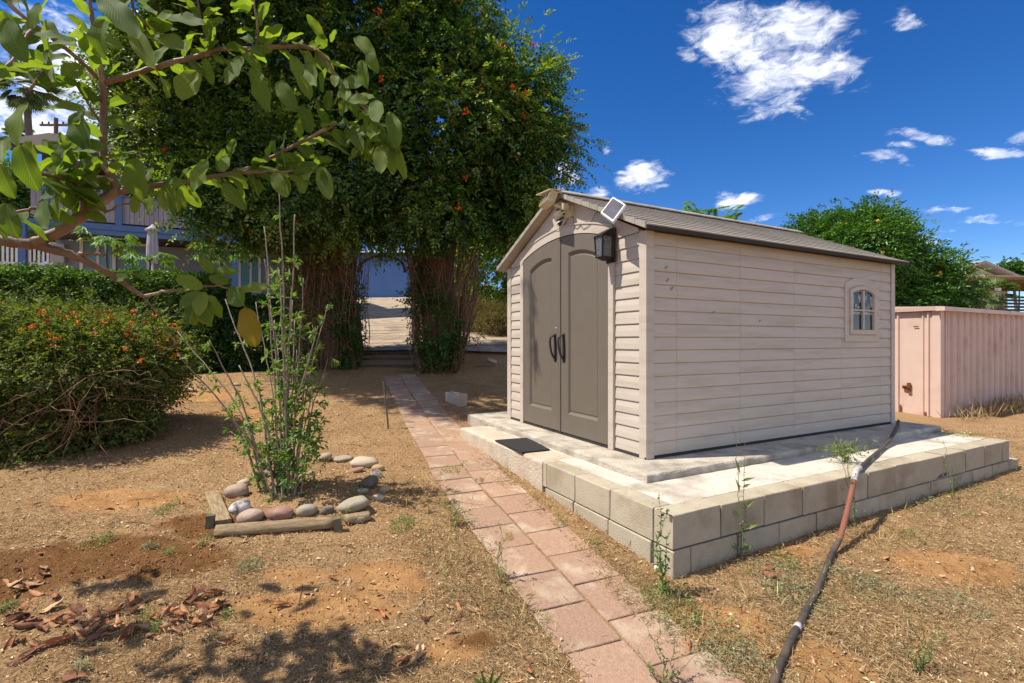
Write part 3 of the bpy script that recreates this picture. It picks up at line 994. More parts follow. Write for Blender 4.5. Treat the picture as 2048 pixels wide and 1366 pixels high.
MB().box(wx - mu, wx + mu, -.016, .008, 1.05, 1.46).build('muntin', m_sid, win)
MB().box(wx - .2, wx + .2, -.0155, .008, 1.245, 1.262).build('muntin', m_sid, win)
# silvery blind bunched up behind the upper panes, seen through the glass: pale folds set just inside the panes
mb = MB()
for sx in (-1, 1):
    for xo, w_, za, zb, sk in ((.026, .030, 1.33, 1.425, .012), (.070, .020, 1.37, 1.42, -.01), (.150, .034, 1.285, 1.405, .018), (.105, .030, 1.275, 1.315, .0), (.040, .05, 1.272, 1.292, .01)):
        a, b_ = sorted((wx + sx * xo, wx + sx * (xo + w_))); k = sk * sx
        mb.hexa([(a + k, .0005, za), (b_ + k, .001, za + .006), (b_ + k, .0038, za + .006), (a + k, .0038, za), (a, .0015, zb), (b_, .0005, zb + .004), (b_, .0038, zb + .004), (a, .0038, zb)])
    a, b_ = sorted((wx + sx * .022, wx + sx * .190))
    mb.hexa([(a, .001, 1.222 if sx > 0 else 1.206), (b_, .001, 1.206 if sx > 0 else 1.222), (b_, .0036, 1.21), (a, .0036, 1.21), (a, .001, 1.236), (b_, .001, 1.236), (b_, .0036, 1.236), (a, .0036, 1.236)])
mb.build('blind', m_mylar, win)

# roof
rid = SW / 2
EA = -.095                # eave line on the near side
slope = (PK - .04 - (HW + .005)) / (rid - EA)
def rz_(y): return (HW + .005) + slope * (y - EA) if y <= rid else (HW + .005) + slope * (2 * rid - EA - y)
XF, XB = -.085, SL + .085
mb = MB()
for sgn in (0, 1):
    ya, yb = (EA, rid) if sgn == 0 else (2 * rid - EA, rid)
    mb.hexa([(XF, ya, rz_(ya) - .03), (XB, ya, rz_(ya) - .03), (XB, yb, rz_(yb) - .03), (XF, yb, rz_(yb) - .03),
             (XF, ya, rz_(ya)), (XB, ya, rz_(ya)), (XB, yb, rz_(yb)), (XF, yb, rz_(yb))] if sgn == 0 else
            [(XF, yb, rz_(yb) - .03), (XB, yb, rz_(yb) - .03), (XB, ya, rz_(ya) - .03), (XF, ya, rz_(ya) - .03),
             (XF, yb, rz_(yb)), (XB, yb, rz_(yb)), (XB, ya, rz_(ya)), (XF, ya, rz_(ya))])
roof = mb.build('roof', m_roof, shed)
NR = 11
rl = (rid - EA) / math.cos(math.atan(slope)) / NR
sn, cs = math.sin(math.atan(slope)), math.cos(math.atan(slope))
nsh = 11
swid = (XB - XF + .01) / nsh
def shingle_me(w):
    # thin wedge: thick at its lower end
    m = MB().hexa([(0, 0, 0), (w, 0, 0), (w, rl * 1.05, 0), (0, rl * 1.05, 0), (0, 0, .011), (w, 0, .011), (w, rl * 1.05, .001), (0, rl * 1.05, .001)])
    me = bpy.data.meshes.new('shingle'); me.from_pydata(m.v, [], m.f); me.materials.append(m_roof)
    return me
sh_full, sh_half = shingle_me(swid - .004), shingle_me(swid / 2 - .004)
for side in (0, 1):
    for r in range(NR):
        y = EA + (rid - EA) * r / NR
        xcur = XF - .005
        first = True
        while xcur < XB - .02:
            half = (r % 2 == 1) and (first or xcur + swid > XB + .03)
            me = sh_half if half else sh_full
            if side == 0:
                o = link('shingle', me, None, roof, (xcur, y - (.008 if r == 0 else 0), rz_(y) - .001))
                o.rotation_euler = (math.atan(slope), 0, 0)
            else:
                w = (swid / 2 if half else swid) - .004
                o = link('shingle', me, None, roof, (xcur + w, 2 * rid - y, rz_(y) - .001))
                o.rotation_euler = (math.atan(slope), 0, math.pi)
            xcur += swid / 2 if half else swid
            first = False
# ridge caps and rake edging with a tab per course
for k in range(12):
    x0 = XF - .012 + k * (XB - XF + .02) / 12; w = (XB - XF + .02) / 12 + .012
    dz_ = .018 + .006 * (k % 2) * 0
    mb = MB()
    P = [(-.09, -.09 * slope), (0, .004), (.09, -.09 * slope), (.09, -.09 * slope + .012), (0, .018), (-.09, -.09 * slope + .012)]
    mb.extrude([(x0, rid + y, PK - .04 + .019 + z) for y, z in P][::-1], (w, 0, .003))
    mb.build('ridge_cap', m_roof, roof)
for side in (0, 1):
    for r in range(NR):
        ya = EA + (rid - EA) * r / NR; yb = EA + (rid - EA) * (r + 1) / NR - .004
        f = (lambda y: y) if side == 0 else (lambda y: 2 * rid - y)
        q = []
        for dz_ in (-.026, .014):
            for x, y in ((XF - .016, ya), (XF + .004, ya), (XF + .004, yb), (XF - .016, yb)):
                q.append((x, f(y), rz_(y) + dz_ + (.006 if y == ya and dz_ > 0 else 0)))
        if side == 1: q = [q[i] for i in (3, 2, 1, 0, 7, 6, 5, 4)]
        MB().hexa(q).build('rake_edge', m_roof, roof)
MB().box(XF, XB, EA - .006, EA + .012, rz_(EA) - .030, rz_(EA) - .002).build('eave_edge', m_gap, roof)  # near-black colour paints the shade below the eave
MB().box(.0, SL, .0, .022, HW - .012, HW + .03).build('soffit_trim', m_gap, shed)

# things fixed on the shed front
def SHP(x, y, z):
    c, s = D1[0] * x + D0[0] * y, D1[1] * x + D0[1] * y
    return np.array([C[0] + c, C[1] + s, C[2] + z])

m_ivory = M('yellowed ivory plastic', (.62, .56, .40), (.54, .46, .29), 9, .5, .05, c3=(.50, .36, .14), s3=7, m3=.6)
fl = thing('security_light', 'yellowed twin headed floodlight with motion sensor under the shed gable', 'floodlight', SHP(0, 1.03, 2.17), ANG)
MB().box(-.035, .003, -.05, .05, -.05, .05).build('mounting_box', m_ivory, fl)
MB().tube([(-.03, .0, .02), (-.09, .02, .035), (-.15, .07, .07)], .016, 8).build('arm', m_ivory, fl)
# twin head: shallow box with two lamp recesses, tilted down and out
def tilted(cx, cy, cz, pitch, yaw):
    return Matrix.Translation((cx, cy, cz)) @ Matrix.Rotation(yaw, 4, 'Z') @ Matrix.Rotation(pitch, 4, 'Y')
def xf(mb, mtx):
    mb.v = [tuple(mtx @ Vector(p)) for p in mb.v]; return mb
T = tilted(-.20, .11, .125, math.radians(24), math.radians(-12))
mb = MB()
mb.loops([[(x, y * s, z * s) for y, z in ((-.115, -.06), (.115, -.06), (.115, .06), (-.115, .06))] for x, s in ((.055, .8), (.03, 1), (-.03, 1), (-.03, .93))], True, False)
mb.loops([[(x, y, z) for y, z in ((-.107, -.056), (.107, -.056), (.107, .056), (-.107, .056))] for x in (-.03, .01)], False, True)
mb.box(-.034, .0, -.006, .006, -.055, .055)
xf(mb, T).build('lamp_head', m_ivory, fl)
m_refl = M('reflector', (.55, .50, .40), (.40, .36, .28), 5, .25, 0, metal=.6)
for yy in (-.055, .055):
    mb = MB().loops([[(x, yy + y * s, z * s) for y, z in ((-.042, -.045), (.042, -.045), (.042, .045), (-.042, .045))] for x, s in ((-.026, 1), (.004, .6))], False, True)
    xf(mb, T).build('reflector', m_refl, fl)
mb = MB().loops([[(-.06 + x, .12 * 0 + .115 * y, .075 + .06 * 0 + z) for y, z in ((-1, 0), (1, 0))] for x, z in ((0, 0), (0, .01))], False, False) if False else MB()
mb.hexa([(-.245, -.01, .185), (-.10, -.01, .195), (-.12, .24, .195), (-.265, .22, .185), (-.245, -.01, .192), (-.10, -.01, .202), (-.12, .24, .202), (-.265, .22, .192)])
mb.build('visor', m_ivory, fl)
mb = MB().tube([(-.09, .03, -.005), (-.13, .05, -.03), (-.15, .055, -.055)], [.028, .036, .030], 10).build('sensor', m_ivory, fl)
mb = MB().box(-.13, -.07, -.06, -.02, .0, .06).build('switch_box', m_ivory, fl)

sp = thing('solar_panel', 'small white framed solar panel tilted like a diamond on the shed rake', 'solar panel', SHP(-.08, .47, 2.04), ANG)
q = [at(1226, 393.5, 4.08), at(1251.5, 409, 3.95), at(1226, 443.8, 3.86), at(1201, 425.5, 3.99)]
q = [w2l(sp, p) for p in q]
nv = unit(np.cross(q[1] - q[0], q[3] - q[0])); 
if nv[0] > 0: nv = -nv
cen = sum(q) / 4
m_white = M('white plastic', (.78, .77, .74), (.72, .71, .68), 10, .4, 0)
m_cell = M('solar cell', (.10, .088, .095), (.16, .14, .15), 7, .15, 0, spec=.7)
ins = [cen + (p - cen) * .86 for p in q]
mb = MB().loops([[p - nv * .022 for p in q], q, [p + nv * .002 for p in [cen + (p - cen) * .98 for p in q]], [p + nv * .002 for p in ins], [p - nv * .003 for p in ins]], True, False)
mb.build('frame', m_white, sp)
MB().add([p - nv * .0025 for p in ins], [(0, 1, 2, 3)]).build('solar_cell', m_cell, sp)
bk = cen - nv * .022
MB().tube([bk, bk + np.array([.04, .0, -.02]), np.array([.065, .01, -.03])], .012, 8).build('bracket', m_ivory, sp)
wire = MB().tube(spline([SHP(-.02, .98, 2.12), SHP(-.022, .92, 1.99), SHP(-.022, .84, 2.0), SHP(-.022, .80, 1.96), SHP(-.024, .70, 1.98), SHP(-.02, .62, 2.06), SHP(-.03, .52, 2.06)], 26), .0025, 5).build('wire', m_hand)
tag(wire, 'thin dark wire sagging across the shed gable above the doors', 'wire')

ln = thing('wall_lantern', 'black wall lantern with textured glass beside the shed door', 'lantern', SHP(0, .405, 1.72), ANG)
MB().box(-.030, -.015, -.055, .055, -.13, .16).build('back_plate', m_black, ln)
mb = MB()
mb.hexa([(-.165, -.06, .085), (-.03, -.06, .085), (-.03, .06, .085), (-.165, .06, .085), (-.13, -.035, .115), (-.03, -.035, .165), (-.03, .035, .165), (-.13, .035, .115)])
mb.build('cap', m_black, ln)
m_lglass = M('hammered glass', (.16, .165, .16), (.07, .07, .07), 60, .12, .8, 55, .8)
mb = MB().hexa([(-.145, -.042, -.085), (-.035, -.042, -.085), (-.035, .042, -.085), (-.145, .042, -.085), (-.152, -.05, .085), (-.035, -.05, .085), (-.035, .05, .085), (-.152, .05, .085)])
mb.build('glass', m_lglass, ln)
mb = MB()
for y in (-1, 1):
    mb.hexa([(-.150, y * .043 - .006, -.09), (-.139, y * .043 - .006, -.09), (-.139, y * .043 + .006, -.09), (-.150, y * .043 + .006, -.09), (-.158, y * .052 - .006, .087), (-.147, y * .052 - .006, .087), (-.147, y * .052 + .006, .087), (-.158, y * .052 + .006, .087)])
    mb.box(-.05, -.033, y * .048 - .006, y * .048 + .006, -.09, .087)
mb.build('frame_bars', m_black, ln)
MB().hexa([(-.10, -.02, -.115), (-.03, -.02, -.115), (-.03, .02, -.115), (-.10, .02, -.115), (-.152, -.05, -.086), (-.03, -.05, -.086), (-.03, .05, -.086), (-.152, .05, -.086)]).build('base', m_black, ln)

# doormat
q = [onz(990, 883, PAD_Z), onz(1043, 908, PAD_Z), onz(1100, 902, PAD_Z), onz(1055, 878, PAD_Z)]
mat_ = MB().hexa([p + np.array([0, 0, .004]) for p in q] + [p + np.array([0, 0, .016]) for p in q]).build('doormat', M('rubber mat', (.035, .033, .032), (.025, .024, .023), 20, .9, .7, 160))
tag(mat_, 'flat black rubber doormat on the pale concrete below the shed doors', 'doormat')

# hose
hp = [(1797, 842, SLAB_Z + .05), (1795, 852, SLAB_Z + .022), (1785, 872, SLAB_Z + .014), (1768, 893, PAD_Z + .024), (1745, 913, PAD_Z + .024), (1722, 934, PAD_Z + .026)]
P1 = [onz(a, b, z) for a, b, z in hp]
e0 = onz(1712, 944, PAD_Z + .03)
gpts = [ong(1664, 1118), ong(1650, 1152), ong(1630, 1200), ong(1606, 1242), ong(1588, 1275), ong(1568, 1318), ong(1550, 1368), ong(1540, 1430)]
gpts = [p + np.array([0, 0, .018]) for p in gpts]
mid = []
for (px, py, f) in ((1703, 985, .25), (1690, 1040, .55), (1678, 1080, .8)):
    Y = e0[1] + (gpts[0][1] - e0[1]) * f - .03
    mid.append(at(px, py, Y))
hose_pts = spline(P1 + [e0] + mid + gpts, 150)
m_hose = M('black ribbed hose', (.085, .068, .055), (.05, .04, .034), 14, .65, .4, 60, .3, c3=(.13, .09, .06), s3=8, m3=.6)
m_pvc = M('terracotta pipe', (.27, .105, .060), (.21, .080, .048), 10, .5, .15, 50)
m_coup = M('white coupling', (.60, .58, .54), (.36, .33, .29), 40, .5, .15, 40)
hose = thing('drain_hose', 'thick dark drain hose with terracotta section draped over the block wall', 'hose', e0)
ia = int(150 * 4.9 / 16); ib = int(150 * 6.1 / 16); ic = int(150 * 8.5 / 16)
def seg_tube(a, b_, r, mat, name, rib=0.):
    p = hose_pts[a:b_]
    rr = [r + rib * (1 if i % 2 else -1) for i in range(len(p))]
    MB().tube(p, rr, 12).build(name, mat, hose, world=True, sm=True)
seg_tube(0, ia + 1, .0155, m_hose, 'upper_hose'); seg_tube(ia, ib + 1, .0195, m_coup, 'coupling')
seg_tube(ib, ic + 1, .0175, m_pvc, 'terracotta_pipe'); seg_tube(ic - 1, 150, .0170, m_hose, 'lower_hose')
ig = int(150 * 12.6 / 16)
seg_tube(ig, ig + 3, .0180, m_coup, 'coupling')

# ------------------------------------------------------------------ pink metal shed
m_pink = M('pink painted steel', (.64, .475, .39), (.60, .44, .36), 3., .5, .08, 20, .35, c3=(.52, .345, .27), s3=2.2, m3=.62)
m_rust = M('rust', (.20, .075, .025), (.11, .04, .015), 30, .9, .4, 60)
PB = np.array([6.80, 7.80, .10])
ps = thing('metal_shed', 'pale pink ribbed steel shed with rusty hasp behind the tan shed', 'shed', PB, ANG)
H = 1.78
MB().box(.02, 3.4, .02, 2.5, .0, H - .02).build('wall', m_pink, ps)
def rib_panel(w, h, ax):
    prof = [(0, 0), (.03, 0), (.042, -.030), (.062, -.030), (.074, 0), (.105, 0), (.117, -.022), (.132, -.022), (.144, 0), (w - .002, 0)]
    if ax == 'x': a = [(x, d, 0) for x, d in prof] + [(w - .002, .012, 0), (0, .012, 0)]
    else: a = ([(d, x, 0) for x, d in prof] + [(.012, w - .002, 0), (.012, 0, 0)])[::-1]
    m = MB().extrude(a, (0, 0, h)); me = bpy.data.meshes.new('wall_panel'); me.from_pydata(m.v, [], m.f); me.materials.append(m_pink); return me
pm = rib_panel(.235, H - .02, 'x')
for k in range(14): link('wall_panel', pm, None, ps, (.10 + k * .235, .006, .0))
pm = rib_panel(.42, H - .10, 'y')
for k in range(5): link('wall_panel', pm, None, ps, (.006, .10 + k * .42, .03))
MB().extrude([(-.012, -.012, 0), (.10, -.012, 0), (.10, .02, 0), (.02, .02, 0), (.02, .10, 0), (-.012, .10, 0)], (0, 0, H - .02)).build('corner_post', m_pink, ps)
MB().hexa([(-.10, -.10, H - .06), (3.5, -.06, H - .06), (3.5, .02, H - .06), (-.10, .02, H - .06), (-.10, -.10, H + .005), (3.5, -.06, H + .005), (3.5, .02, H + .015), (-.1, .02, H + .015)]).build('roof_edge', m_pink, ps)
MB().hexa([(-.06, .025, H - .05), (.0, .025, H - .05), (.0, 2.6, H - .05), (-.06, 2.6, H - .05), (-.07, .025, H + .015), (.0, .025, H + .015), (.0, 2.6, H + .10), (-.07, 2.6, H + .10)]).build('roof_edge', m_pink, ps)
MB().hexa([(.0, .022, H - .01), (3.5, .022, H - .01), (3.5, 2.6, H - .01), (.0, 2.6, H - .01), (.0, .022, H + .014), (3.5, .022, H + .014), (3.5, 2.6, H + .28), (0, 2.6, H + .098)]).build('roof', m_pink, ps)
hasp = MB().box(-.036, -.012, .385, .435, .40, .55).box(-.034, -.012, .44, .50, .45, .50).tube([(-.045, .40, .46), (-.055, .43, .49), (-.045, .49, .48)], .012, 6).build('hasp', m_rust, ps)
for u, z, w, h in ((.17, .01, .03, .06), (.52, .01, .025, .14), (.28, 1.45, .07, .02)):
    MB().box(-.0145, -.0125, u, u + w, z + .02, z + h + .02).build('rust_patch', m_rust, ps)
MB().tube([(.1, 1.0, H + .10), (.5, 1.2, H + .10), (.9, 1.2, H + .14)], .035, 8).build('roof_pipe', M('grey pipe', (.2, .21, .22), None, 6, .6, 0), ps)

# ------------------------------------------------------------------ house, fence, umbrella, garage beyond the hedge
HA = math.radians(24)
HX, HY, HZ = -11.7, 15.0, 1.8
hc, hs_ = math.cos(HA), math.sin(HA)
house = thing('balcony_house', 'two storey house with blue balcony beam and posts behind the hedge', 'house', (HX, HY, HZ), HA)
def hx(px, y):
    """local x on the plane at depth y of the house, under picture column px"""
    r = (px - CX) / F
    # HX + hc x - hs y = r (HY + hs x + hc y)
    return (r * (HY + hc * y) - HX + hs_ * y) / (hc - r * hs_)
def hz(py, x, y):
    Y = HY + hs_ * x + hc * y
    return ZC + (CY - py) / F * Y - HZ
m_blue = M('blue paint', (.095, .17, .36), (.085, .15, .32), 4, .55, .08, 30)
m_hwall = M('grey stucco', (.25, .275, .33), (.22, .24, .29), 3, .9, .3, 60)
m_dark = M('dark timber', (.07, .06, .06), (.05, .045, .045), 4, .8, .1)
m_rail = M('mauve grey boards', (.36, .32, .36), (.30, .265, .30), 5, .8, .1, 30, orand=.10, stretch=(3, 3, 1))
m_trim = M('white trim', (.72, .70, .68), (.66, .64, .62), 5, .6, 0)
m_hglass = glass_mat('house glass', (.16, .30, .36), .05)  # blue-green base colour painted in place of the sky's reflection
m_hroof = M('brown roof', (.07, .048, .034), (.048, .034, .025), 8, .9, .4, 30, stretch=(1, 4, 1))
z48 = hz(441, hx(101, 0), 0); z45 = z48 - .30
MB().box(-2.35, 5.4, 1.8, 6.0, -.6, z45 + .05).build('wall', m_hwall, house)
MB().box(-2.35, 5.4, 1.8, 6.0, z48 - .02, z48 + 2.35).build('wall', m_dark, house)
MB().box(-2.4, 5.5, .10, 1.79, z45 + .08, z48 - .06).build('deck', m_dark, house)
MB().box(-2.45, 5.5, -.03, .095, z48 - .15, z48 + .02).build('beam', m_blue, house)
MB().box(-2.45, 5.5, .0, .095, z45, z48 - .153).build('beam', m_blue, house)
for px in (258, 470):
    x = hx(px, .02)
    MB().box(x - .085, x + .085, .005, .17, -.6, z45 - .002).build('post', m_blue, house)
for px in (92, 238, 420):
    x = hx(px, .0)
    MB().box(x - .08, x + .08, -.04, .11, z48 + .022, z48 + 2.2).build('post', m_blue, house)
x = hx(46, -.5)
MB().box(x - .08, x + .08, -.58, -.42, -.6, z48 + .1).build('post', m_blue, house)
bm = MB().box(0, .112, 0, .022, 0, .80); bme = bpy.data.meshes.new('rail_board'); bme.from_pydata(bm.v, [], bm.f); bme.materials.append(m_rail)
for k in range(63): link('rail_board', bme, None, house, (-2.30 + k * .122, .025, z48 + .08))
MB().box(-2.4, 5.5, -.01, .08, z48 + .885, z48 + .93).build('hand_rail', m_blue, house)
def window(px0, px1, py0, py1, y=1.79, nm='window', mull=(), fr=.09):
    x0, x1 = hx(px0, y), hx(px1, y)
    za, zb = hz(py1, (x0 + x1) / 2, y), hz(py0, (x0 + x1) / 2, y)
    m = MB().box(x0, x1, y - .05, y, zb - fr, zb).box(x0, x1, y - .05, y, za, za + fr).box(x0, x0 + fr, y - .05, y, za + fr, zb - fr).box(x1 - fr, x1, y - .05, y, za + fr, zb - fr)
    for f in mull:
        xm = x0 + (x1 - x0) * f
        m.box(xm - .035, xm + .035, y - .045, y, za + fr, zb - fr)
    w = m.build(nm, m_trim, house)
    MB().box(x0 + fr, x1 - fr, y - .02, y - .006, za + fr, zb - fr).build('pane', m_hglass, w)
window(160, 232, 478, 560, mull=(.5,))
window(263, 300, 487, 575, nm='door')
window(476, 522, 508, 585, nm='sliding_door', mull=(.55,))
window(186, 222, 352, 392, nm='window', mull=(.5,))
x0, x1 = hx(104, 1.78), hx(132, 1.78)
MB().box(x0, x1, 1.62, 1.795, hz(525, x0, 1.78), hz(488, x0, 1.78)).build('meter_box', M('pale grey box', (.48, .46, .47), None, 5, .6, 0), house)
zr = z48 + 1.78
rf = MB().hexa([(-2.9, -.6, zr), (5.9, -.6, zr), (5.9, 2.9, zr + 1.55), (-2.9, 2.9, zr + 1.55), (-2.9, -.6, zr + .14), (5.9, -.6, zr + .14), (5.9, 2.9, zr + 1.71), (-2.9, 2.9, zr + 1.71)]).build('roof', m_hroof, house)
MB().box(-2.95, 5.95, -.66, -.605, zr - .06, zr + .16).build('fascia', m_dark, rf)
MB().tube([(1.6, 2.0, zr + .8), (1.6, 2.0, zr + 1.35), (1.6, 2.0, zr + 1.4), (1.6, 2.0, zr + 1.55)], [.12, .12, .2, .05], 10).build('roof_vent', m_dark, rf)

FX = at(-40, 530, 17.5)
fence = thing('white_fence', 'white picket topped fence left of the balcony house', 'fence', (FX[0], FX[1], FX[2] - .6), math.radians(10))
pk = MB().box(0, .07, 0, .02, 0, .72); pme = bpy.data.meshes.new('picket'); pme.from_pydata(pk.v, [], pk.f); pme.materials.append(m_trim)
for k in range(20): link('picket', pme, None, fence, (.1 + k * .14, 0, .72))
for k in range(3): MB().box(-.06 + k * 1.45, .06 + k * 1.45, -.05, .07, 0, 1.55).build('post', m_trim, fence)
MB().box(0, 3, -.015, .04, .66, .73).box(0, 3, -.015, .04, 1.42, 1.48).build('rail', m_trim, fence)
MB().box(0, 3, -.01, .03, .0, .655).build('lower_panel', m_trim, fence)

up = at(305, 450, 13.6)
umb = thing('closed_umbrella', 'closed pale lilac patio umbrella standing behind the hedge', 'umbrella', (up[0], up[1], float(G0(up[0], up[1]))))
zt = up[2] - ROOT[umb][0][2]
m_fab = M('lilac canvas', (.50, .46, .50), (.42, .385, .43), 6, .9, .1)
MB().tube([(0, 0, 0), (0, 0, zt - .02)], .025, 8).build('pole', m_trim, umb)
rings = []
for z, r in ((zt, .015), (zt - .05, .07), (zt - .12, .14), (zt - .16, .15), (zt - .165, .085), (zt - .3, .10), (zt - .6, .115), (zt - .85, .12), (zt - 1.02, .10), (zt - 1.06, .09)):
    rings.append([(r * (1 + .22 * math.cos(8 * a)) * math.cos(a), r * (1 + .22 * math.cos(8 * a)) * math.sin(a), z - .02 * math.cos(8 * a)) for a in np.linspace(0, 2 * math.pi, 33)[:-1]])
MB().loops(rings).build('canopy', m_fab, umb, sm=True)

GZ = float(G0(-7, 26.6))
gar = thing('blue_garage', 'plain blue garage wall at the top of the driveway seen through the vine arch', 'garage', (-7.5, 26.6, GZ), 0)
MB().box(-5, 4.4, 0, 5, -.5, 2.28).build('wall', M('deep blue paint', (.115, .235, .50), (.10, .20, .44), 1.6, .6, .1, 12), gar)
g_roof = MB().hexa([(-5.2, -.35, 2.27), (4.6, -.35, 2.27), (4.6, 5, 3.4), (-5.2, 5, 3.4), (-5.2, -.35, 2.36), (4.6, -.35, 2.36), (4.6, 5, 3.5), (-5.2, 5, 3.5)]).build('roof', M('pale roof', (.36, .36, .37), (.30, .30, .31), 6, .8, .3), gar)
MB().box(-5.22, 4.62, -.40, -.352, 2.20, 2.37).build('fascia', m_dark, g_roof)
MB().tube([(.35, -.02, 2.19), (.33, -.06, 1.95), (.28, -.06, 1.72), (.05, -.06, 1.70)], .02, 6).build('conduit', m_dark, gar)
MB().box(-.45, -.36, -.03, -.001, .72, .80).build('outlet', m_dark, gar)

# far right: neighbour's roof, patio cover, slatted fence
fh = thing('neighbour_house', 'pale neighbouring house with low gable roof beyond the pink shed', 'house', (21.9, 24.0, .52), math.radians(14))
m_cream = M('cream wall', (.55, .46, .36), (.5, .42, .33), 4, .8, .1)
fhw = MB().extrude([(-1.6, 0, 0), (3.2, 0, 0), (3.2, 0, 3.9), (.9, 0, 4.55), (-1.6, 0, 3.9)], (0, 6, 0)).build('wall', m_cream, fh)
m_frf = M('pale grey shingle', (.36, .33, .29), (.28, .26, .235), 9, .85, .4, 30)
MB().hexa([(-2.1, -.5, 3.80), (.9, -.5, 4.62), (.9, 6.2, 4.62), (-2.1, 6.2, 3.80), (-2.1, -.5, 3.9), (.9, -.5, 4.74), (.9, 6.2, 4.74), (-2.1, 6.2, 3.9)]).build('roof', m_frf, fh)
MB().hexa([(.9, -.5, 4.62), (3.7, -.5, 3.86), (3.7, 6.2, 3.86), (.9, 6.2, 4.62), (.9, -.5, 4.74), (3.7, -.5, 3.96), (3.7, 6.2, 3.96), (.9, 6.2, 4.74)]).build('roof', m_frf, fh)
pg = thing('patio_cover', 'brown timber patio cover on posts beside the neighbouring house', 'patio cover', (19.3, 20.0, .2), math.radians(8))
m_brn = M('brown beam', (.20, .12, .07), (.15, .09, .055), 5, .8, .2, stretch=(1, 6, 6))
for k in range(5): MB().box(0, 7, k * .7, k * .7 + .1, 3.55, 3.68).build('beam', m_brn, pg)
for k in range(4): MB().box(.6 + k * 1.6, .74 + k * 1.6, .0, .14, -.4, 3.545).build('post', m_trim, pg)
MB().hexa([(-.3, -.3, 3.75), (7, -.3, 3.75), (7, 3.4, 4.0), (-.3, 3.4, 4.0), (-.3, -.3, 3.8), (7, -.3, 3.8), (7, 3.4, 4.05), (-.3, 3.4, 4.05)]).build('cover', m_cream, pg)
sf = thing('slatted_fence', 'black horizontal slatted fence behind the pink shed roof', 'fence', (16.6, 16.6, .2), math.radians(12))
sb = MB().box(0, 4, 0, .03, 0, .07); sme = bpy.data.meshes.new('slat'); sme.from_pydata(sb.v, [], sb.f); sme.materials.append(m_black)
for k in range(22): link('slat', sme, None, sf, (0, 0, .3 + k * .11))
for k in range(3): MB().box(k * 1.9, k * 1.9 + .08, .035, .11, 0, 2.75).build('post', m_black, sf)

pole = at(112, 200, 34)
up_ = thing('utility_pole', 'distant wooden utility pole with crossarm rising beyond the house roof', 'utility pole', (pole[0], pole[1], 3.5))
m_pole = M('pole wood', (.13, .10, .08), (.10, .08, .06), 5, .9, .2)
zt = at(112, 236, 34)[2] - 3.5
MB().tube([(0, 0, 0), (0, 0, zt)], [.16, .12], 8).build('pole', m_pole, up_)
MB().box(-1.1, 1.1, -.06, .06, zt - .55, zt - .42).build('crossarm', m_pole, up_)
for k in (-.95, -.5, .5, .95): MB().tube([(k, 0, zt - .418), (k, 0, zt - .25)], .05, 6).build('insulator', m_black, up_)

# ------------------------------------------------------------------ small hard things in the yard
rod0 = ong(778, 858); rt = at(767, 766, rod0[1])
rod = MB().tube([rod0 - [0, 0, .1], rod0 + (rt - rod0) * .5, rt], [.011, .011, .011], 8).tube([rt, rt + [0, 0, .012]], [.015, .015], 8).build('metal_stake', M('galvanised rod', (.20, .18, .16), (.10, .08, .07), 30, .6, .3, 80, metal=.4))
tag(rod, 'thin leaning metal stake beside the brick red path', 'stake')
cb0 = ong(912, 806)
cb = thing('loose_concrete_block', 'pale loose concrete block lying at the far corner of the platform', 'block', cb0, math.radians(128))
mb = MB()
for (x0, x1) in ((-.2, -.165), (-.018, .018), (.165, .2)): mb.box(x0, x1, -.07, .07, -.02, .16)
mb.box(-.165, -.018, -.07, -.04, -.02, .16).box(-.165, -.018, .04, .07, -.02, .16).box(.018, .165, -.07, -.04, -.02, .16).box(.018, .165, .04, .07, -.02, .16)
mb.build('block_body', m_curb, cb)

m_timber = M('weathered timber', (.50, .375, .22), (.27, .185, .10), 4., .9, .9, 30, .15, stretch=(2, 14, 14), bdist=.012)
def timber(pxa, pxb, w, h, label, round_=False):
    a, b_ = ong(*pxa), ong(*pxb)
    d = b_ - a; l = np.linalg.norm(d)
    n = 10
    rings = []
    for i in range(n + 1):
        f = i / n
        if round_:
            pr = [(w / 2 * math.cos(t) * (1 + rnd.uniform(-.02, .02)), max(-.3 * h, h / 2 * math.sin(t)) + h * .35) for t in np.linspace(0, 2 * math.pi, 13)[:-1]]
        else:
            j = lambda: rnd.uniform(-.002, .002)
            pr = [(w / 2 + j(), -.04), (w / 2 + j(), h - .006), (w / 2 - .008, h + j()), (-w / 2 + .008, h + j()), (-w / 2 + j(), h - .006), (-w / 2 + j(), -.04)]
        rings.append([(l * f, y, z + rnd.uniform(-.001, .001)) for y, z in pr])
    o = MB().loops(rings).build('edging_timber', m_timber, None, sm=round_)
    o.location = [float(v) for v in a]
    o.rotation_euler = Matrix(((d / l), unit(np.cross([0, 0, 1], d)), unit(np.cross(d, np.cross([0, 0, 1], d))))).transposed().to_euler()
    tag(o, label, 'edging')
timber((424, 990), (447, 1050), .095, .035, 'short flat weathered board edging the left end of the stone ringed bed')
timber((432, 1071), (672, 1052), .09, .085, 'long round weathered timber along the front of the stone ringed bed', True)
timber((690, 1046), (738, 1036), .08, .07, 'short timber piece right of the dark stake at the stone ringed bed', True)
m_stake = M('dark green stake wood', (.19, .165, .10), (.12, .10, .06), 8, .9, .4)
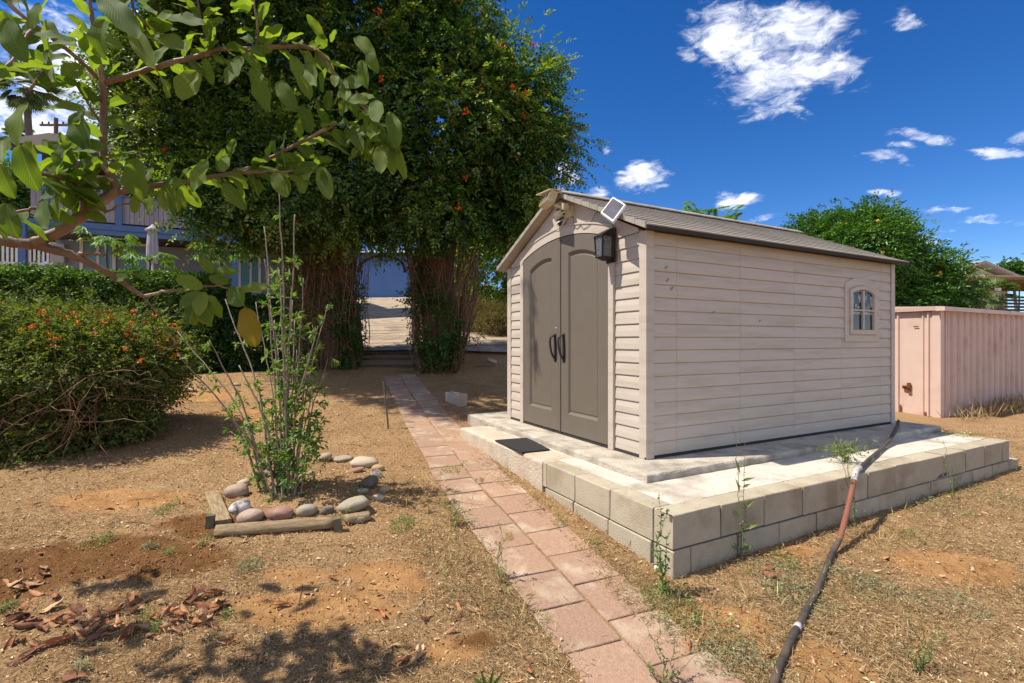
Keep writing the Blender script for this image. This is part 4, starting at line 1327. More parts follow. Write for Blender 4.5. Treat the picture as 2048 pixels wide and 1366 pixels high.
for (px, py), lab in (((676, 1058), 'stubby dark wooden stake at the right end of the long edging timber'), ((420, 1055), 'short wooden stake beside the left bed board')):
    g = ong(px, py)
    o = MB().hexa([(-.025, -.02, -.08), (.025, -.02, -.08), (.025, .02, -.08), (-.025, .02, -.08), (-.024, -.018, .085), (.022, -.02, .09), (.024, .018, .085), (-.022, .02, .09)]).build('wooden_stake', m_stake)
    o.location = [float(v) for v in g]; o.rotation_euler = (rnd.uniform(-.08, .08), rnd.uniform(-.08, .08), .3)
    tag(o, lab, 'stake')

def stone_mat(name, c1, c2, c3=None, **k): return M(name, c1, c2, k.pop('scale', 5), .85, .35, 45, .25, c3=c3, s3=k.pop('s3', 9), m3=k.pop('m3', .58))
SM = dict(
    pink=stone_mat('pinkish stone', (.42, .305, .225), (.31, .215, .155)),
    grey=stone_mat('grey stone', (.37, .315, .23), (.28, .235, .17)),
    pale=stone_mat('pale stone', (.52, .43, .30), (.42, .34, .235)),
    tan=stone_mat('tan stone', (.48, .33, .19), (.38, .25, .14)),
    red=stone_mat('red stone', (.34, .19, .14), (.25, .135, .10), (.42, .28, .21)),
    dark=stone_mat('dark stone', (.175, .135, .11), (.12, .09, .075), (.27, .22, .18)),
    marble=stone_mat('marbled stone', (.62, .57, .53), (.52, .46, .43), (.16, .13, .12), s3=16, m3=.52),
)
def stone(zx, zy, zw, zh, tilt, mat, label, group=None, direct=None):
    px, py = (400 + zx / 5.12, 880 + zy / 5.12) if direct is None else (zx, zy)
    sc_ = 5.12 if direct is None else 1
    w, h = zw / sc_, zh / sc_
    g = ong(px, py + h * .42)
    k = g[1] / F
    rx, rz2 = w * k / 2, max(.015, h * k / 2 * .95)
    ry = min(rx, max(rz2 * 1.0, rx * .72))
    import bmesh
    bmx = bmesh.new(); bmesh.ops.create_icosphere(bmx, subdivisions=3, radius=1)
    sd = rnd.random() * 50
    for v in bmx.verts:
        d = np.array(v.co)
        lum = 1 + .012 * rnd.gauss(0, 1) + .09 * float(wob(d[0] * 1.3 + sd, d[1] * 1.3 + d[2] * 1.7, 1.6)) + .03 * float(wob(d[0] + sd, d[2] - d[1], 4))
        d = np.sign(d) * np.abs(d) ** .92
        v.co = Vector(d * lum * np.array([rx, ry, rz2]))
    me = bpy.data.meshes.new('stone'); bmx.to_mesh(me); bmx.free()
    me.polygons.foreach_set('use_smooth', [True] * len(me.polygons))
    o = link('stone', me, mat)
    o.location = (float(g[0]), float(g[1] + ry * .6), float(g[2] + rz2 * .58))
    o.rotation_euler = (rnd.uniform(-.1, .1), math.radians(-tilt), rnd.uniform(-.25, .25))
    tag(o, label, 'stone', group)
RG = 'stones ringing the planting bed'
for a in [
    (1262, 188, 165, 105, 28, SM['pink'], 'pinkish upright stone behind the shrub at the back of the ring'),
    (1440, 200, 220, 62, 2, SM['grey'], 'long flat grey stone at the back of the ring'),
    (1665, 238, 275, 130, -4, SM['pale'], 'large pale rounded stone at the back right of the ring'),
    (1815, 290, 130, 84, -4, SM['tan'], 'small tan stone against the large pale stone'),
    (1575, 330, 180, 50, 14, SM['red'], 'thin reddish flat stone below the large pale stone'),
    (1800, 372, 135, 100, -30, SM['pale'], 'pale curved stone on the right side of the ring'),
    (1715, 482, 215, 145, 28, SM['dark'], 'dark brown streaked stone on the right side of the ring'),
    (1655, 572, 125, 66, 5, SM['grey'], 'small grey stone under the dark brown stone'),
    (1540, 690, 360, 165, 18, SM['grey'], 'biggest flat tan grey stone at the front right of the ring'),
    (1600, 800, 190, 95, 3, SM['grey'], 'half buried grey stone under the biggest stone'),
    (1285, 745, 150, 100, 18, SM['dark'], 'small mottled stone left of the biggest stone'),
    (1072, 745, 215, 140, 4, SM['grey'], 'shaded grey stone at the front middle of the ring'),
    (785, 768, 290, 150, 2, SM['red'], 'reddish pink oval stone at the front of the ring'),
    (485, 782, 272, 160, 10, SM['pink'], 'smooth pinkish grey oval stone at the front left of the ring'),
    (385, 692, 225, 175, 22, SM['marble'], 'white marbled stone with black veins at the front left'),
    (345, 522, 250, 165, 12, SM['pink'], 'pale pinkish stone at the left of the ring'),
    (430, 445, 130, 85, 15, SM['pale'], 'small pale stone behind the left pinkish stone'),
    (490, 407, 75, 42, 0, SM['pink'], 'tiny pink stone at the back left of the ring'),
    (600, 362, 160, 72, 8, SM['pink'], 'flat pinkish stone left of the shrub stems at the back'),
    (740, 352, 130, 80, -5, SM['grey'], 'grey stone hidden behind the shrub stems'),
    (1888, 520, 120, 75, 10, SM['tan'], 'tan half buried stone outside the ring on the right'),
    (1820, 600, 120, 70, -10, SM['pale'], 'pale half buried stone outside the ring beside the dry grass'),
    (1130, 385, 80, 60, 0, SM['grey'], 'small grey stone right of the shrub stems'),
]: stone(*a, RG)
for a in [(376, 779, 26, 9, 0, SM['pale'], 'flat white stone lying on open soil behind the orange flowered shrub'),
          (345, 767, 18, 5, 0, SM['pale'], 'small flat pale stone near the hedge'),
          (472, 769, 16, 7, 0, SM['grey'], 'small grey stone behind the tall shrub stems'),
          (305, 794, 30, 14, 0, SM['pale'], 'pale stone at the foot of the orange flowered shrub'),
          (318, 812, 22, 10, 0, SM['dark'], 'dark stone in the shade of the orange flowered shrub'),
          (985, 722, 26, 10, -20, SM['pale'], 'small pale broken rock right of the vine arch')]:
    stone(*a, None, direct=True)

# ------------------------------------------------------------------ trees, hedges, shrubs
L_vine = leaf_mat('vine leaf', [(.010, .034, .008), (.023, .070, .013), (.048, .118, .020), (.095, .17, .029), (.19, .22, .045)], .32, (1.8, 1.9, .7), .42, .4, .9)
L_tips = leaf_mat('bright vine leaf', [(.028, .075, .014), (.058, .125, .02), (.11, .19, .031), (.21, .26, .045), (.32, .29, .06)], .36, (1.9, 1.9, .6), .42, .4, .8)  # yellower new growth, brightened so the colour itself carries the tufts' sunlit contrast
L_hedge = leaf_mat('hedge leaf', [(.025, .06, .012), (.06, .125, .022), (.12, .21, .036), (.20, .29, .055)], .28, (1.6, 1.7, .6), .45, .4, 2.0)
L_lant = leaf_mat('flowering shrub leaf', [(.04, .062, .013), (.085, .122, .023), (.155, .195, .038), (.24, .26, .065)], .33, (1.6, 1.6, .6), .6, .25, 2.5)
L_orange = leaf_mat('citrus leaf', [(.02, .065, .012), (.045, .125, .018), (.085, .195, .026), (.16, .27, .045)], .25, (1.7, 1.8, .5), .38, .45, 1.6)
L_cit2 = leaf_mat('bright citrus leaf', [(.06, .13, .018), (.13, .23, .028), (.22, .33, .04), (.33, .40, .07)], .4, (1.8, 1.8, .5), .4, .4, 1.6)
L_feather = leaf_mat('feathery leaf', [(.05, .12, .02), (.10, .21, .03), (.17, .30, .05)], .4, (1.7, 1.7, .5), .5, .3)
L_papaya = leaf_mat('palmate leaf', [(.06, .15, .02), (.12, .24, .04), (.20, .32, .06)], .35, (1.6, 1.6, .5), .45, .35)
L_palm = leaf_mat('palm leaf', [(.05, .10, .03), (.11, .18, .05), (.20, .25, .08)], .2, (1.5, 1.5, .6), .5, .35)
L_shrub = leaf_mat('small shrub leaf', [(.05, .115, .022), (.10, .19, .038), (.17, .265, .065), (.26, .34, .11)], .35, (1.6, 1.7, .6), .5, .35, 4)
L_weed = leaf_mat('weed leaf', [(.10, .15, .045), (.18, .24, .075), (.29, .31, .11)], .3, (1.5, 1.6, .6), .6, .25, 4)
L_weedg = leaf_mat('grey green weed leaf', [(.17, .20, .105), (.25, .27, .15), (.33, .33, .19)], .25, (1.3, 1.4, .8), .8, .15, 4)
L_dryshrub = leaf_mat('olive dry leaf', [(.09, .075, .030), (.17, .14, .05), (.25, .205, .085)], .25, (1.4, 1.3, .7), .8, .15, 2)
m_vinebark = M('vine bark', (.27, .16, .095), (.15, .08, .045), 9, .9, .5, 50, .15, orand=.35, stretch=(3, 3, 1))
m_twigs = island_mat('tangled twigs', [(.13, .065, .035), (.26, .14, .075), (.42, .28, .17), (.24, .10, .045)], .9)
m_bark = M('grey bark', (.17, .135, .10), (.10, .08, .06), 10, .9, .5, 40, stretch=(3, 3, 1))
m_flower = island_mat('orange red petal', [(.75, .10, .015), (.85, .17, .02), (.80, .06, .03)], .6)
m_flower2 = island_mat('orange petal', [(.88, .17, .02), (.95, .33, .05), (.85, .10, .03)], .6)
m_fruit = M('orange fruit', (.75, .30, .03), (.65, .22, .02), 8, .5, .2, 120)

def flower_mesh(name, mat, n, ln, wd, r):
    P = np.zeros((n, 3)) + rng.normal(size=(n, 3)) * r
    d = unit(rng.normal(size=(n, 3)) + np.array([0, -.3, .9]))
    V, T = leaflets(P, d, rdir(n), ln, wd, .3)
    return np_mesh(name, V, T, False, mat)
fl_big = [flower_mesh('flower', m_flower, 9, .075, .034, .02) for _ in range(3)]
fl_small = [flower_mesh('flower', m_flower2, 13, .020, .017, .011) for _ in range(4)]

def tangle(paths):
    """many thin tubes as one mesh: paths = list of (points, r0, r1)"""
    Vs, Ts, k = [], [], 0
    for p, r0, r1 in paths:
        p = np.asarray(p, float); n = len(p)
        d = unit(np.gradient(p, axis=0))
        u = unit(np.cross(d, np.array([.31, .77, .2]))); w = np.cross(d, u)
        r = np.linspace(r0, r1, n)[:, None]
        rings = np.stack([p + r * u, p + r * (-.5 * u + .87 * w), p + r * (-.5 * u - .87 * w)], 1)
        Vs.append(rings.reshape(-1, 3))
        i = np.arange(n - 1)[:, None] * 3
        for a in range(3):
            b_ = (a + 1) % 3
            Ts.append(np.concatenate([i + a + k, i + b_ + k, i + 3 + b_ + k, i + 3 + a + k], 1))
        k += n * 3
    return np.concatenate(Vs), np.concatenate(Ts)

def wander(p0, p1, n=10, amp=.08):
    p0, p1 = np.asarray(p0, float), np.asarray(p1, float)
    f = np.linspace(0, 1, n)[:, None]
    w = np.cumsum(rng.normal(size=(n, 3)), 0); w -= w[0] + (w[-1] - w[0]) * f
    return p0 + (p1 - p0) * f + w * amp

# --- the vine arch
VY = 10.25
VK = VY / F
def vx(px): return (px - CX) * VK
def vz_(py): return ZC + (CY - py) * VK
vroot = np.array([vx(770), VY, .78])
vine = thing('vine_arch', 'huge dark green flowering vine grown into a walk through arch with brown woody pillars', 'vine arch', vroot)
VC = 9.15                      # the crown leans out towards the yard
def vb(px, py, rx, ry, dep, yoff=0.):
    c = at(px, py, VC + yoff); k = VC / F
    return (c[0], c[1], c[2], rx * k, dep * .82, ry * k)
vblobs = [vb(890, 245, 195, 190, 1.5), vb(985, 268, 110, 110, 1.2), vb(715, 50, 205, 230, 1.8, .2), vb(560, 110, 220, 225, 1.7, .1), vb(395, 190, 140, 175, 1.3, .2),
          vb(305, 190, 75, 110, .9, .3), vb(690, 345, 270, 118, 1.45), vb(1035, 360, 62, 90, .8, .2), vb(505, 400, 110, 78, 1.1, -.1), vb(900, 420, 125, 62, 1.1),
          vb(945, 155, 58, 58, .9), vb(850, 60, 90, 90, 1.0), vb(1072, 262, 46, 66, .7), vb(760, 440, 75, 45, .9, .1), vb(1000, 445, 40, 50, .6, .2), vb(440, 330, 100, 80, 1.0)]
vover = [(-5.0, 7.2, 7.8, 1.35, 1.5, .95), (-3.9, 7.5, 8.0, 1.1, 1.2, .9), (-6.2, 7.4, 7.8, 1.1, 1.2, .9)]
V0 = crown_mesh(vover, 420, 12, .15, 5, .13, .075, .045, .6, .13, .45, 600, .2)
V1 = crown_mesh(vblobs, 1750, 16, .16, 5, .15, .080, .046, .78, .26, .45, 9000, .20, zmin=2.2)
# a second, loose layer of tips that stand out from the mass
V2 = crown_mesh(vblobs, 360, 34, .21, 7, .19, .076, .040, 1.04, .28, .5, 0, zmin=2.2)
lower = [(vx(862), VY - .25, 1.75, .26, .35, .95), (vx(885), VY - .38, 1.55, .36, .30, .62), (vx(712), VY - .30, 1.75, .06, .28, .95), (vx(842), VY - .1, 2.4, .12, .4, .7), (vx(700), VY - .45, 1.3, .28, .2, .5), (vx(640), VY - .5, 2.2, .5, .2, .9)]
V3 = crown_mesh(lower[:4], 150, 12, .10, 5, .11, .060, .040, .8, .1, .4)
V4 = crown_mesh(lower[4:], 34, 9, .11, 5, .11, .055, .035, .8, .1, .4)
tend = spline([(-4.6, 6.6, 7.3), (-3.7, 5.6, 7.5), (-3.02, 4.92, 7.15), (-2.85, 4.88, 6.6), (-2.72, 4.86, 6.1), (-2.62, 4.85, 5.75)], 40)
Pt = np.repeat(tend[14:], 3, 0); keep_ = (rng.random(len(Pt)) < np.where(np.repeat(np.arange(26), 3) > 18, .9, .35)); Pt = Pt[keep_] + rng.normal(size=(keep_.sum(), 3)) * .02
V5 = sprigs(Pt, rdir(len(Pt)) + [0, 0, -.4], rdir(len(Pt)) + [0, 0, .5], 5, .10, .055, .03)
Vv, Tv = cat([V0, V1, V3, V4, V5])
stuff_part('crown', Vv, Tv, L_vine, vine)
stuff_part('bright_tips', V2[0], V2[1], L_tips, vine)
# woody pillars
paths = [(tend, .016, .007)]
def pillar(xa, xb, xc, xd, nthin, nthick):
    """base spans xa..xb, top spans xc..xd (picture columns at the arch distance)"""
    zb = .72
    for k in range(nthin + nthick):
        thick = k >= nthin
        u = rnd.random(); yo = rnd.uniform(-.5, .45) * (1 if not thick else .8)
        b_ = np.array([vx(xa + (xb - xa) * u), VY + yo, zb + rnd.uniform(0, .1) if (thick or rnd.random() < .5) else rnd.uniform(.8, 2.4)])
        u2 = min(1, max(0, u + rnd.gauss(0, .28)))
        t = np.array([vx(xc + (xd - xc) * u2), VY + yo * 1.4 + rnd.uniform(-.2, .1), rnd.uniform(3.0, 4.3)])
        m = (b_ + t) / 2 + np.array([rnd.gauss(0, .08), rnd.gauss(0, .05), 0])
        p = spline([b_, (b_ + m) / 2 + rng.normal(size=3) * [.10, .06, .05], m, (m + t) / 2 + rng.normal(size=3) * [.10, .06, .05], t], 16)
        if thick:
            r = rnd.uniform(.014, .034)
            if ((p[:, 0] > vx(727)) & (p[:, 0] < vx(815)) & (p[:, 2] < 3.05)).any(): continue
            MB().tube(p, list(np.linspace(r, r * .6, 16)), 7).build('vine_stem', m_vinebark, vine, world=True, sm=True)
        else:
            r = rnd.uniform(.004, .010)
            paths.append((p, r, r * .6))
pillar(612, 724, 570, 735, 330, 22)
pillar(838, 922, 812, 958, 260, 18)
for k in range(950):   # short crossing twigs
    side = rnd.random() < .56
    xa, xb = (592, 726) if side else (822, 945)
    z = rnd.uniform(.9, 4.1)
    p0 = np.array([vx(rnd.uniform(xa, xb)), VY + rnd.uniform(-.6, -.2), z])
    paths.append((wander(p0, p0 + np.array([rnd.gauss(0, .3), rnd.gauss(0, .10), rnd.gauss(0, .35)]), 8, .05), rnd.uniform(.003, .007), .002))
for k in range(420):   # hanging skirts above the opening
    p0 = np.array([vx(rnd.uniform(575, 945)), VY + rnd.uniform(-.85, -.1), rnd.uniform(3.2, 4.2)])
    paths.append((wander(p0, p0 + np.array([rnd.gauss(0, .22), rnd.gauss(0, .06), rnd.gauss(-.15, .28)]), 7, .05), rnd.uniform(.003, .007), .002))
paths = [(p, a, b_) for p, a, b_ in paths if not ((p[:, 0] > vx(727)) & (p[:, 0] < vx(812)) & (p[:, 2] < 3.02)).any()]
Vt, Tt = tangle(paths)
stuff_part('vine_tangle', Vt, Tt, m_twigs, vine)
for (xa, xb, nm) in ((632, 712, 'trunk'), (845, 912, 'trunk')):
    p = spline([(vx((xa + xb) / 2), VY + .05, .6), (vx((xa + xb) / 2) + .04, VY, 1.8), (vx((xa + xb) / 2) - .05, VY + .03, 3.0), (vx((xa + xb) / 2), VY, 4.6)], 14)
    m = MB(); rings = []
    for i, q in enumerate(p):
        rings.append([q + np.array([(xb - xa) / 2 * VK * (1 + .22 * math.sin(3 * a + i * .6) + .12 * math.sin(7 * a + i)) * math.cos(a), .34 * (1 + .2 * math.sin(3 * a + i * .5)) * math.sin(a), 0]) for a in np.linspace(0, 2 * math.pi, 23)[:-1]])
    m.loops(rings).build('trunk', m_vinebark, vine, world=True)
p = [(vx(722), VY - .2, 2.75), (vx(735), VY - .2, 2.98), (vx(770), VY - .2, 3.09), (vx(805), VY - .2, 2.98), (vx(815), VY - .2, 2.75)]
MB().tube(spline(p, 16), .028, 8).build('arch_frame', M('arch wood', (.20, .13, .06), (.13, .08, .04), 8, .8, .2), vine, world=True, sm=True)
Pf, Nf = shell(vblobs, 190, 1.0, .14)
kf = 0
for p, n in zip(Pf, Nf):
    if n[1] < .25 and kf < 60:
        o = link('flower', fl_big[kf % 3], None, vine, w2l(vine, p + n * .12)); o.rotation_euler = (rnd.uniform(-.6, .6), rnd.uniform(-.6, .6), rnd.uniform(0, 6)); kf += 1
for px, py in ((357, 50), (240, 165), (272, 247), (430, 272), (520, 274), (545, 407), (420, 480), (560, 390), (540, 250), (1065, 92), (1055, 84), (1140, 272), (1098, 228)):
    o = link('flower', fl_big[0], None, vine, w2l(vine, at(px, py, VY - 1.55 if px < 1000 else VY - .7)))

sprg = spline([(vx(905), VY - .45, 1.25), (vx(925), VY - .5, 1.34), (vx(945), VY - .5, 1.38), (vx(966), VY - .5, 1.44)], 16)
V6 = sprigs(np.repeat(sprg[4:], 2, 0), rdir(24) + [.6, 0, 0], rdir(24) * .5 + [0, -.3, .8], 5, .10, .06, .028)
stuff_part('side_sprig', V6[0], V6[1], L_vine, vine)
st0, st1 = ong(922, 740), ong(990, 736)
o = MB().tube(wander(st0 + [0, 0, .03], st1 + [0, 0, .04], 8, .008), list(np.linspace(.022, .012, 8)), 7).build('fallen_branch', m_bark); tag(o, 'bare pale branch lying on the shaded mulch right of the arch', 'branch')
# --- generic tree
def tree(name, label, catg, root, blobs, leafm, clumps, per, spread, leaf, wid, trunk, k=5, ln=.12, group=None, fill=0, fleaf=.2, lump=.14, inner=.75, limbs=5, bark=None, up=.45, droop=.3):
    t = thing(name, label, catg, root, 0, group)
    V, T = crown_mesh(blobs, clumps, per, spread, k, ln, leaf, wid, inner, lump, up, fill, fleaf, droop=droop)
    stuff_part('crown', V, T, leafm, t)
    if trunk:
        bl = sorted(blobs, key=lambda b: -b[3] * b[4] * b[5])
        top = np.array(bl[0][:3])
        p = spline([np.array(root) - [0, 0, .2], np.array(root) * .7 + top * .3 + [trunk, 0, 0], top], 10)
        m = MB().tube(p, list(np.linspace(trunk, trunk * .45, 10)), 9)
        m.build('trunk', bark or m_bark, t, world=True, sm=True)
        for b in bl[1:limbs + 1]:
            q = spline([p[5], (p[5] + np.array(b[:3])) / 2 + [0, 0, -.1], b[:3]], 8)
            MB().tube(q, list(np.linspace(trunk * .5, trunk * .15, 8)), 7).build('limb', bark or m_bark, t, world=True, sm=True)
    return t
def pb(px, py, rx, ry, Y, dep=None):
    k = Y / F
    c = at(px, py, Y)
    return (c[0], c[1], c[2], rx * k, (dep if dep else (rx + ry) / 2 * k), ry * k)

YO = 11.5
ob = [(b[0], b[1], b[2] - .24, b[3], b[4], b[5]) for b in [pb(1700, 500, 95, 78, YO), pb(1745, 470, 70, 62, YO), pb(1640, 470, 58, 45, YO), pb(1850, 555, 70, 52, YO), pb(1900, 590, 46, 32, YO), pb(1800, 520, 70, 50, YO), pb(1780, 590, 90, 60, YO), pb(1600, 500, 55, 50, YO), pb(1620, 600, 120, 110, YO), pb(1750, 425, 28, 28, YO), pb(1690, 432, 30, 24, YO), pb(1862, 540, 22, 18, YO)]]
rt_ = at(1720, 700, YO + .2); rt_[2] = .3
orange = tree('orange_tree', 'rounded dark green orange tree with a few fruits behind the shed roof', 'tree', rt_, ob, L_orange, 1500, 14, .15, .085, .036, .11, 5, .13, fill=5000, fleaf=.2)
Po, No = shell(ob, 90, .98, .1)
sph = MB()
import bmesh
bmx = bmesh.new(); bmesh.ops.create_icosphere(bmx, subdivisions=2, radius=.036); fme = bpy.data.meshes.new('fruit'); bmx.to_mesh(fme); bmx.free()
fme.polygons.foreach_set('use_smooth', [True] * len(fme.polygons)); fme.materials.append(m_fruit)
kk = 0
for p, n in zip(Po, No):
    if n[1] < 0 and kk < 26: link('fruit', fme, None, orange, w2l(orange, p + n * .06)); kk += 1
for px, py in ((1693, 525), (1832, 537), (1880, 545), (1756, 442)): link('fruit', fme, None, orange, w2l(orange, at(px, py, YO - .8)))

YC = 15.8
cb_ = [pb(985, 540, 75, 90, YC), pb(965, 470, 45, 60, YC), pb(940, 555, 40, 60, YC), pb(1030, 470, 70, 80, YC), pb(950, 590, 50, 55, YC), pb(1080, 520, 90, 110, YC), pb(1000, 420, 60, 60, YC), pb(960, 500, 40, 60, YC)]
rt_ = at(1010, 640, YC); rt_[2] = float(G0(rt_[0], rt_[1]))
tree('citrus_tree', 'sunlit citrus tree between the vine arch and the tan shed', 'tree', rt_, cb_, L_cit2, 800, 13, .15, .09, .045, .10, 5, .13, fill=1500, fleaf=.18)

YF = 12.5
tr = at(1440, 690, YF); tr[2] = float(G0(tr[0], tr[1]))
ft = thing('feathery_tree', 'light green tree with feathery fronds showing above the shed roof', 'tree', tr)
top = at(1418, 428, YF)
MB().tube(spline([tr - [0, 0, .2], (tr + top) / 2 + [.1, 0, 0], top], 8), list(np.linspace(.08, .03, 8)), 8).build('trunk', m_bark, ft, world=True, sm=True)
Vs = []
for k in range(64):
    a = rnd.uniform(0, 2 * math.pi); el = rnd.uniform(-.15, .45)
    d = np.array([math.cos(a), math.sin(a) * .8, el]); ln_ = rnd.uniform(.45, .75)
    p = top + np.array([rnd.uniform(-.5, .5), rnd.uniform(-.4, .4), rnd.uniform(-.45, .0)])
    fr = spline([p, p + d * ln_ * .5, p + d * ln_ * np.array([1, 1, .55])], 14)
    dd = unit(np.gradient(fr, axis=0))
    for sgn in (-1, 1):
        sd = unit(np.cross(dd, [0, 0, 1.])) * sgn
        Vs.append(leaflets(fr[2:], sd[2:] * 1. + dd[2:] * .35 + np.array([0, 0, -.15]), np.tile([0, 0, 1.], (12, 1)) + rng.normal(size=(12, 3)) * .15, .20 * np.linspace(1, .55, 12), .065, .12))
V, T = cat(Vs); stuff_part('crown', V, T, L_feather, ft)

# --- hedge: box of leaves along its length
def box_shell(n, p0, p1, depth, z0, z1, taper=0.):
    """points just inside the surface of a long clipped hedge from p0 to p1 (x,y)"""
    p0, p1 = np.array(p0), np.array(p1); l = np.linalg.norm(p1 - p0); d = (p1 - p0) / l; nr = np.array([d[1], -d[0]])
    h = z1 - z0
    w = np.array([l * h, l * depth, depth * h * .5, depth * h * .5, l * h * .25]); f = rng.choice(5, n, p=w / w.sum())
    a, b, c = rng.random(n), rng.random(n), rng.random(n)
    inn = rng.random(n) ** 2 * .28
    s = a * l; q = (b - .5) * depth; z = z0 + c * h
    q = np.where(f == 0, depth / 2 - inn, q); z = np.where(f == 1, z1 - inn, z); s = np.where(f == 2, inn, s); s = np.where(f == 3, l - inn, s); q = np.where(f == 4, -depth / 2 + inn, q)
    nn = np.zeros((n, 3))
    nn[f == 0, :2] = nr; nn[f == 1, 2] = 1; nn[f == 2, :2] = -d; nn[f == 3, :2] = d; nn[f == 4, :2] = -nr
    lum = .10 * wob(s * 2.1, z * 2.3, 1.0) + .07 * wob(s * 3.7 + 2, q * 3 + z, 1.9)
    P = np.stack([p0[0] + d[0] * s + nr[0] * (q), p0[1] + d[1] * s + nr[1] * q, z - taper * s / l], 1) + nn * lum[:, None]
    return P, nn
def hedge(name, label, p0, p1, depth, z0, z1, n, leafm, leaf, wid, taper=0., k=5, catg='hedge'):
    t = thing(name, label, catg, (p0[0], p0[1], z0))
    P, nn = box_shell(n, p0, p1, depth, z0, z1, taper)
    A = unit(nn * .7 + rdir(n) * .8 + [0, 0, .1]); N_ = unit(nn * .5 + [0, 0, .8] + rdir(n) * .6)
    S = sprigs(P, A, N_, k, .10, leaf, wid)
    m = n // 3
    P2, n2 = box_shell(m, p0, p1, depth * .8, z0, z1 - .12, taper)
    V, T = cat([S, leaflets(P2 - n2 * .1, rdir(m), rdir(m), .13, .10)])
    stuff_part('foliage', V, T, leafm, t)
    pth = []
    d = np.array(p1) - np.array(p0)
    for i in range(60):
        f = rnd.random(); b_ = np.array([p0[0] + d[0] * f, p0[1] + d[1] * f + rnd.uniform(-.2, .2), z0 - .1])
        pth.append((wander(b_, b_ + [rnd.gauss(0, .2), rnd.gauss(0, .2), (z1 - z0) * .8], 8, .04), .012, .004))
    V, T = tangle(pth); stuff_part('stems', V, T, m_twigs, t)
    return t
hedge('clipped_hedge', 'long clipped bright green hedge in front of the balcony house', (-12.5, 8.75), (-5.9, 9.95), 1.25, .75, 2.66, 14000, L_hedge, .062, .040, .05)
hedge('dark_hedge', 'darker lower hedge section between the clipped hedge and the vine arch', (-6.0, 10.0), (-4.7, 10.2), 1.0, .75, 2.35, 2400, L_vine, .065, .042, .25)

# --- flowering shrub
lb = [(-5.05, 5.25, 1.16, 1.20, .95, .50), (-4.50, 5.30, 1.13, .72, .75, .46), (-6.2, 5.1, 1.15, 1.2, .95, .52), (-4.85, 4.85, 1.08, .8, .6, .38), (-5.6, 4.7, 1.08, .8, .6, .40), (-4.15, 5.4, 1.0, .40, .5, .38)]
lb2 = [(-4.85, 4.45, .40, .50, .33, .17), (-5.5, 4.35, .42, .7, .42, .22), (-4.3, 4.70, .42, .30, .26, .17), (-6.3, 4.5, .6, .7, .5, .4), (-4.0, 5.05, .60, .16, .22, .28)]
lant = thing('flowering_shrub', 'wide shrub dotted with small orange flowers in the left foreground', 'shrub', (-5.0, 5.1, .28))
V1 = crown_mesh(lb, 1500, 14, .10, 5, .070, .036, .022, .82, .18, .5, 2600, .09)
V2 = crown_mesh(lb2, 420, 11, .10, 5, .075, .045, .028, .7, .15, .4, 500, .09)
V, T = cat([V1, V2]); stuff_part('foliage', V, T, L_lant, lant)
pth = []
for i in range(330):
    x = rnd.uniform(-6.3, -3.9); y = rnd.uniform(4.5, 5.6)
    b_ = np.array([x * .85 - .75, y, .2 + .0]); b_[2] = float(G0(b_[0], b_[1])) - .02
    e = np.array([x + rnd.gauss(0, .35), y + rnd.gauss(0, .3), rnd.uniform(.6, 1.5)])
    pth.append((wander(b_, e, 9, .035), rnd.uniform(.004, .010), .002))
for i in range(620):
    x = rnd.uniform(-6.2, -3.75); y = rnd.uniform(4.3, 5.3)
    b_ = np.array([x, y, rnd.uniform(.4, 1.05)]); pth.append((wander(b_, b_ + [rnd.gauss(0, .3), rnd.gauss(0, .2), rnd.gauss(-.1, .2)], 7, .03), .003, .0015))
V, T = tangle(pth); stuff_part('stems', V, T, m_twigs, lant)
Pf, Nf = shell(lb, 1100, 1.02, .16)
kf = 0
for p, n in zip(Pf, Nf):
    prob = .95 if n[2] > .55 else (.34 if n[2] > -.1 else .10)
    if kf < 270 and n[1] < .7 and rnd.random() < prob * .62:
        o = link('flower', fl_small[kf % 4], None, lant, w2l(lant, p + n * .075)); o.scale = [rnd.uniform(.8, 1.35)] * 3; o.rotation_euler = (0, 0, rnd.uniform(0, 6)); kf += 1
Pf, Nf = shell(lb2, 24, 1.0, .15)
for p, n in zip(Pf, Nf):
    o = link('flower', fl_small[kf % 4], None, lant, w2l(lant, p + n * .04)); kf += 1

# --- palmate plants and grass behind the hedge
def palmate(px, py, Y, rpx, n, label):
    c = at(px, py, Y); g = float(G0(c[0], c[1]))
    t = thing('palmate_plant', label, 'plant', (c[0], c[1], g))
    MB().tube(spline([(c[0], c[1], g - .1), (c[0] + .05, c[1], (g + c[2]) / 2), (c[0], c[1], c[2])], 8), .03, 7).build('stem', m_bark, t, world=True, sm=True)
    Vs = []; pth = []
    R = rpx * Y / F
    for i in range(n):
        a = rnd.uniform(0, 2 * math.pi); e = rnd.uniform(-.25, 1.0)
        tip = c + np.array([math.cos(a) * R * .9, math.sin(a) * R * .8, e * R * .62]) * rnd.uniform(.45, 1.)
        pth.append((spline([c, (c + tip) / 2 + [0, 0, .08], tip], 6), .007, .004))
        out = unit(tip - c)
        m = 7
        for j in range(m):
            an = (j - (m - 1) / 2) * .50
            sd = unit(np.cross(out, [0, 0, 1.]))
            ax = out * math.cos(an) + sd * math.sin(an) + np.array([0, 0, -.75])
            Vs.append(leaflets(tip[None], ax[None], (np.array([0, 0, 1.]) + out * .4)[None], rnd.uniform(.20, .30), .065, .15))
    V, T = cat(Vs); stuff_part('leaves', V, T, L_papaya, t)
    V, T = tangle(pth); stuff_part('petioles', V, T, L_papaya, t)
palmate(212, 488, 11.6, 58, 22, 'palmate leaved plant above the hedge in front of the white framed window')
palmate(298, 523, 11.4, 42, 14, 'smallest palmate leaved plant above the hedge below the closed umbrella')
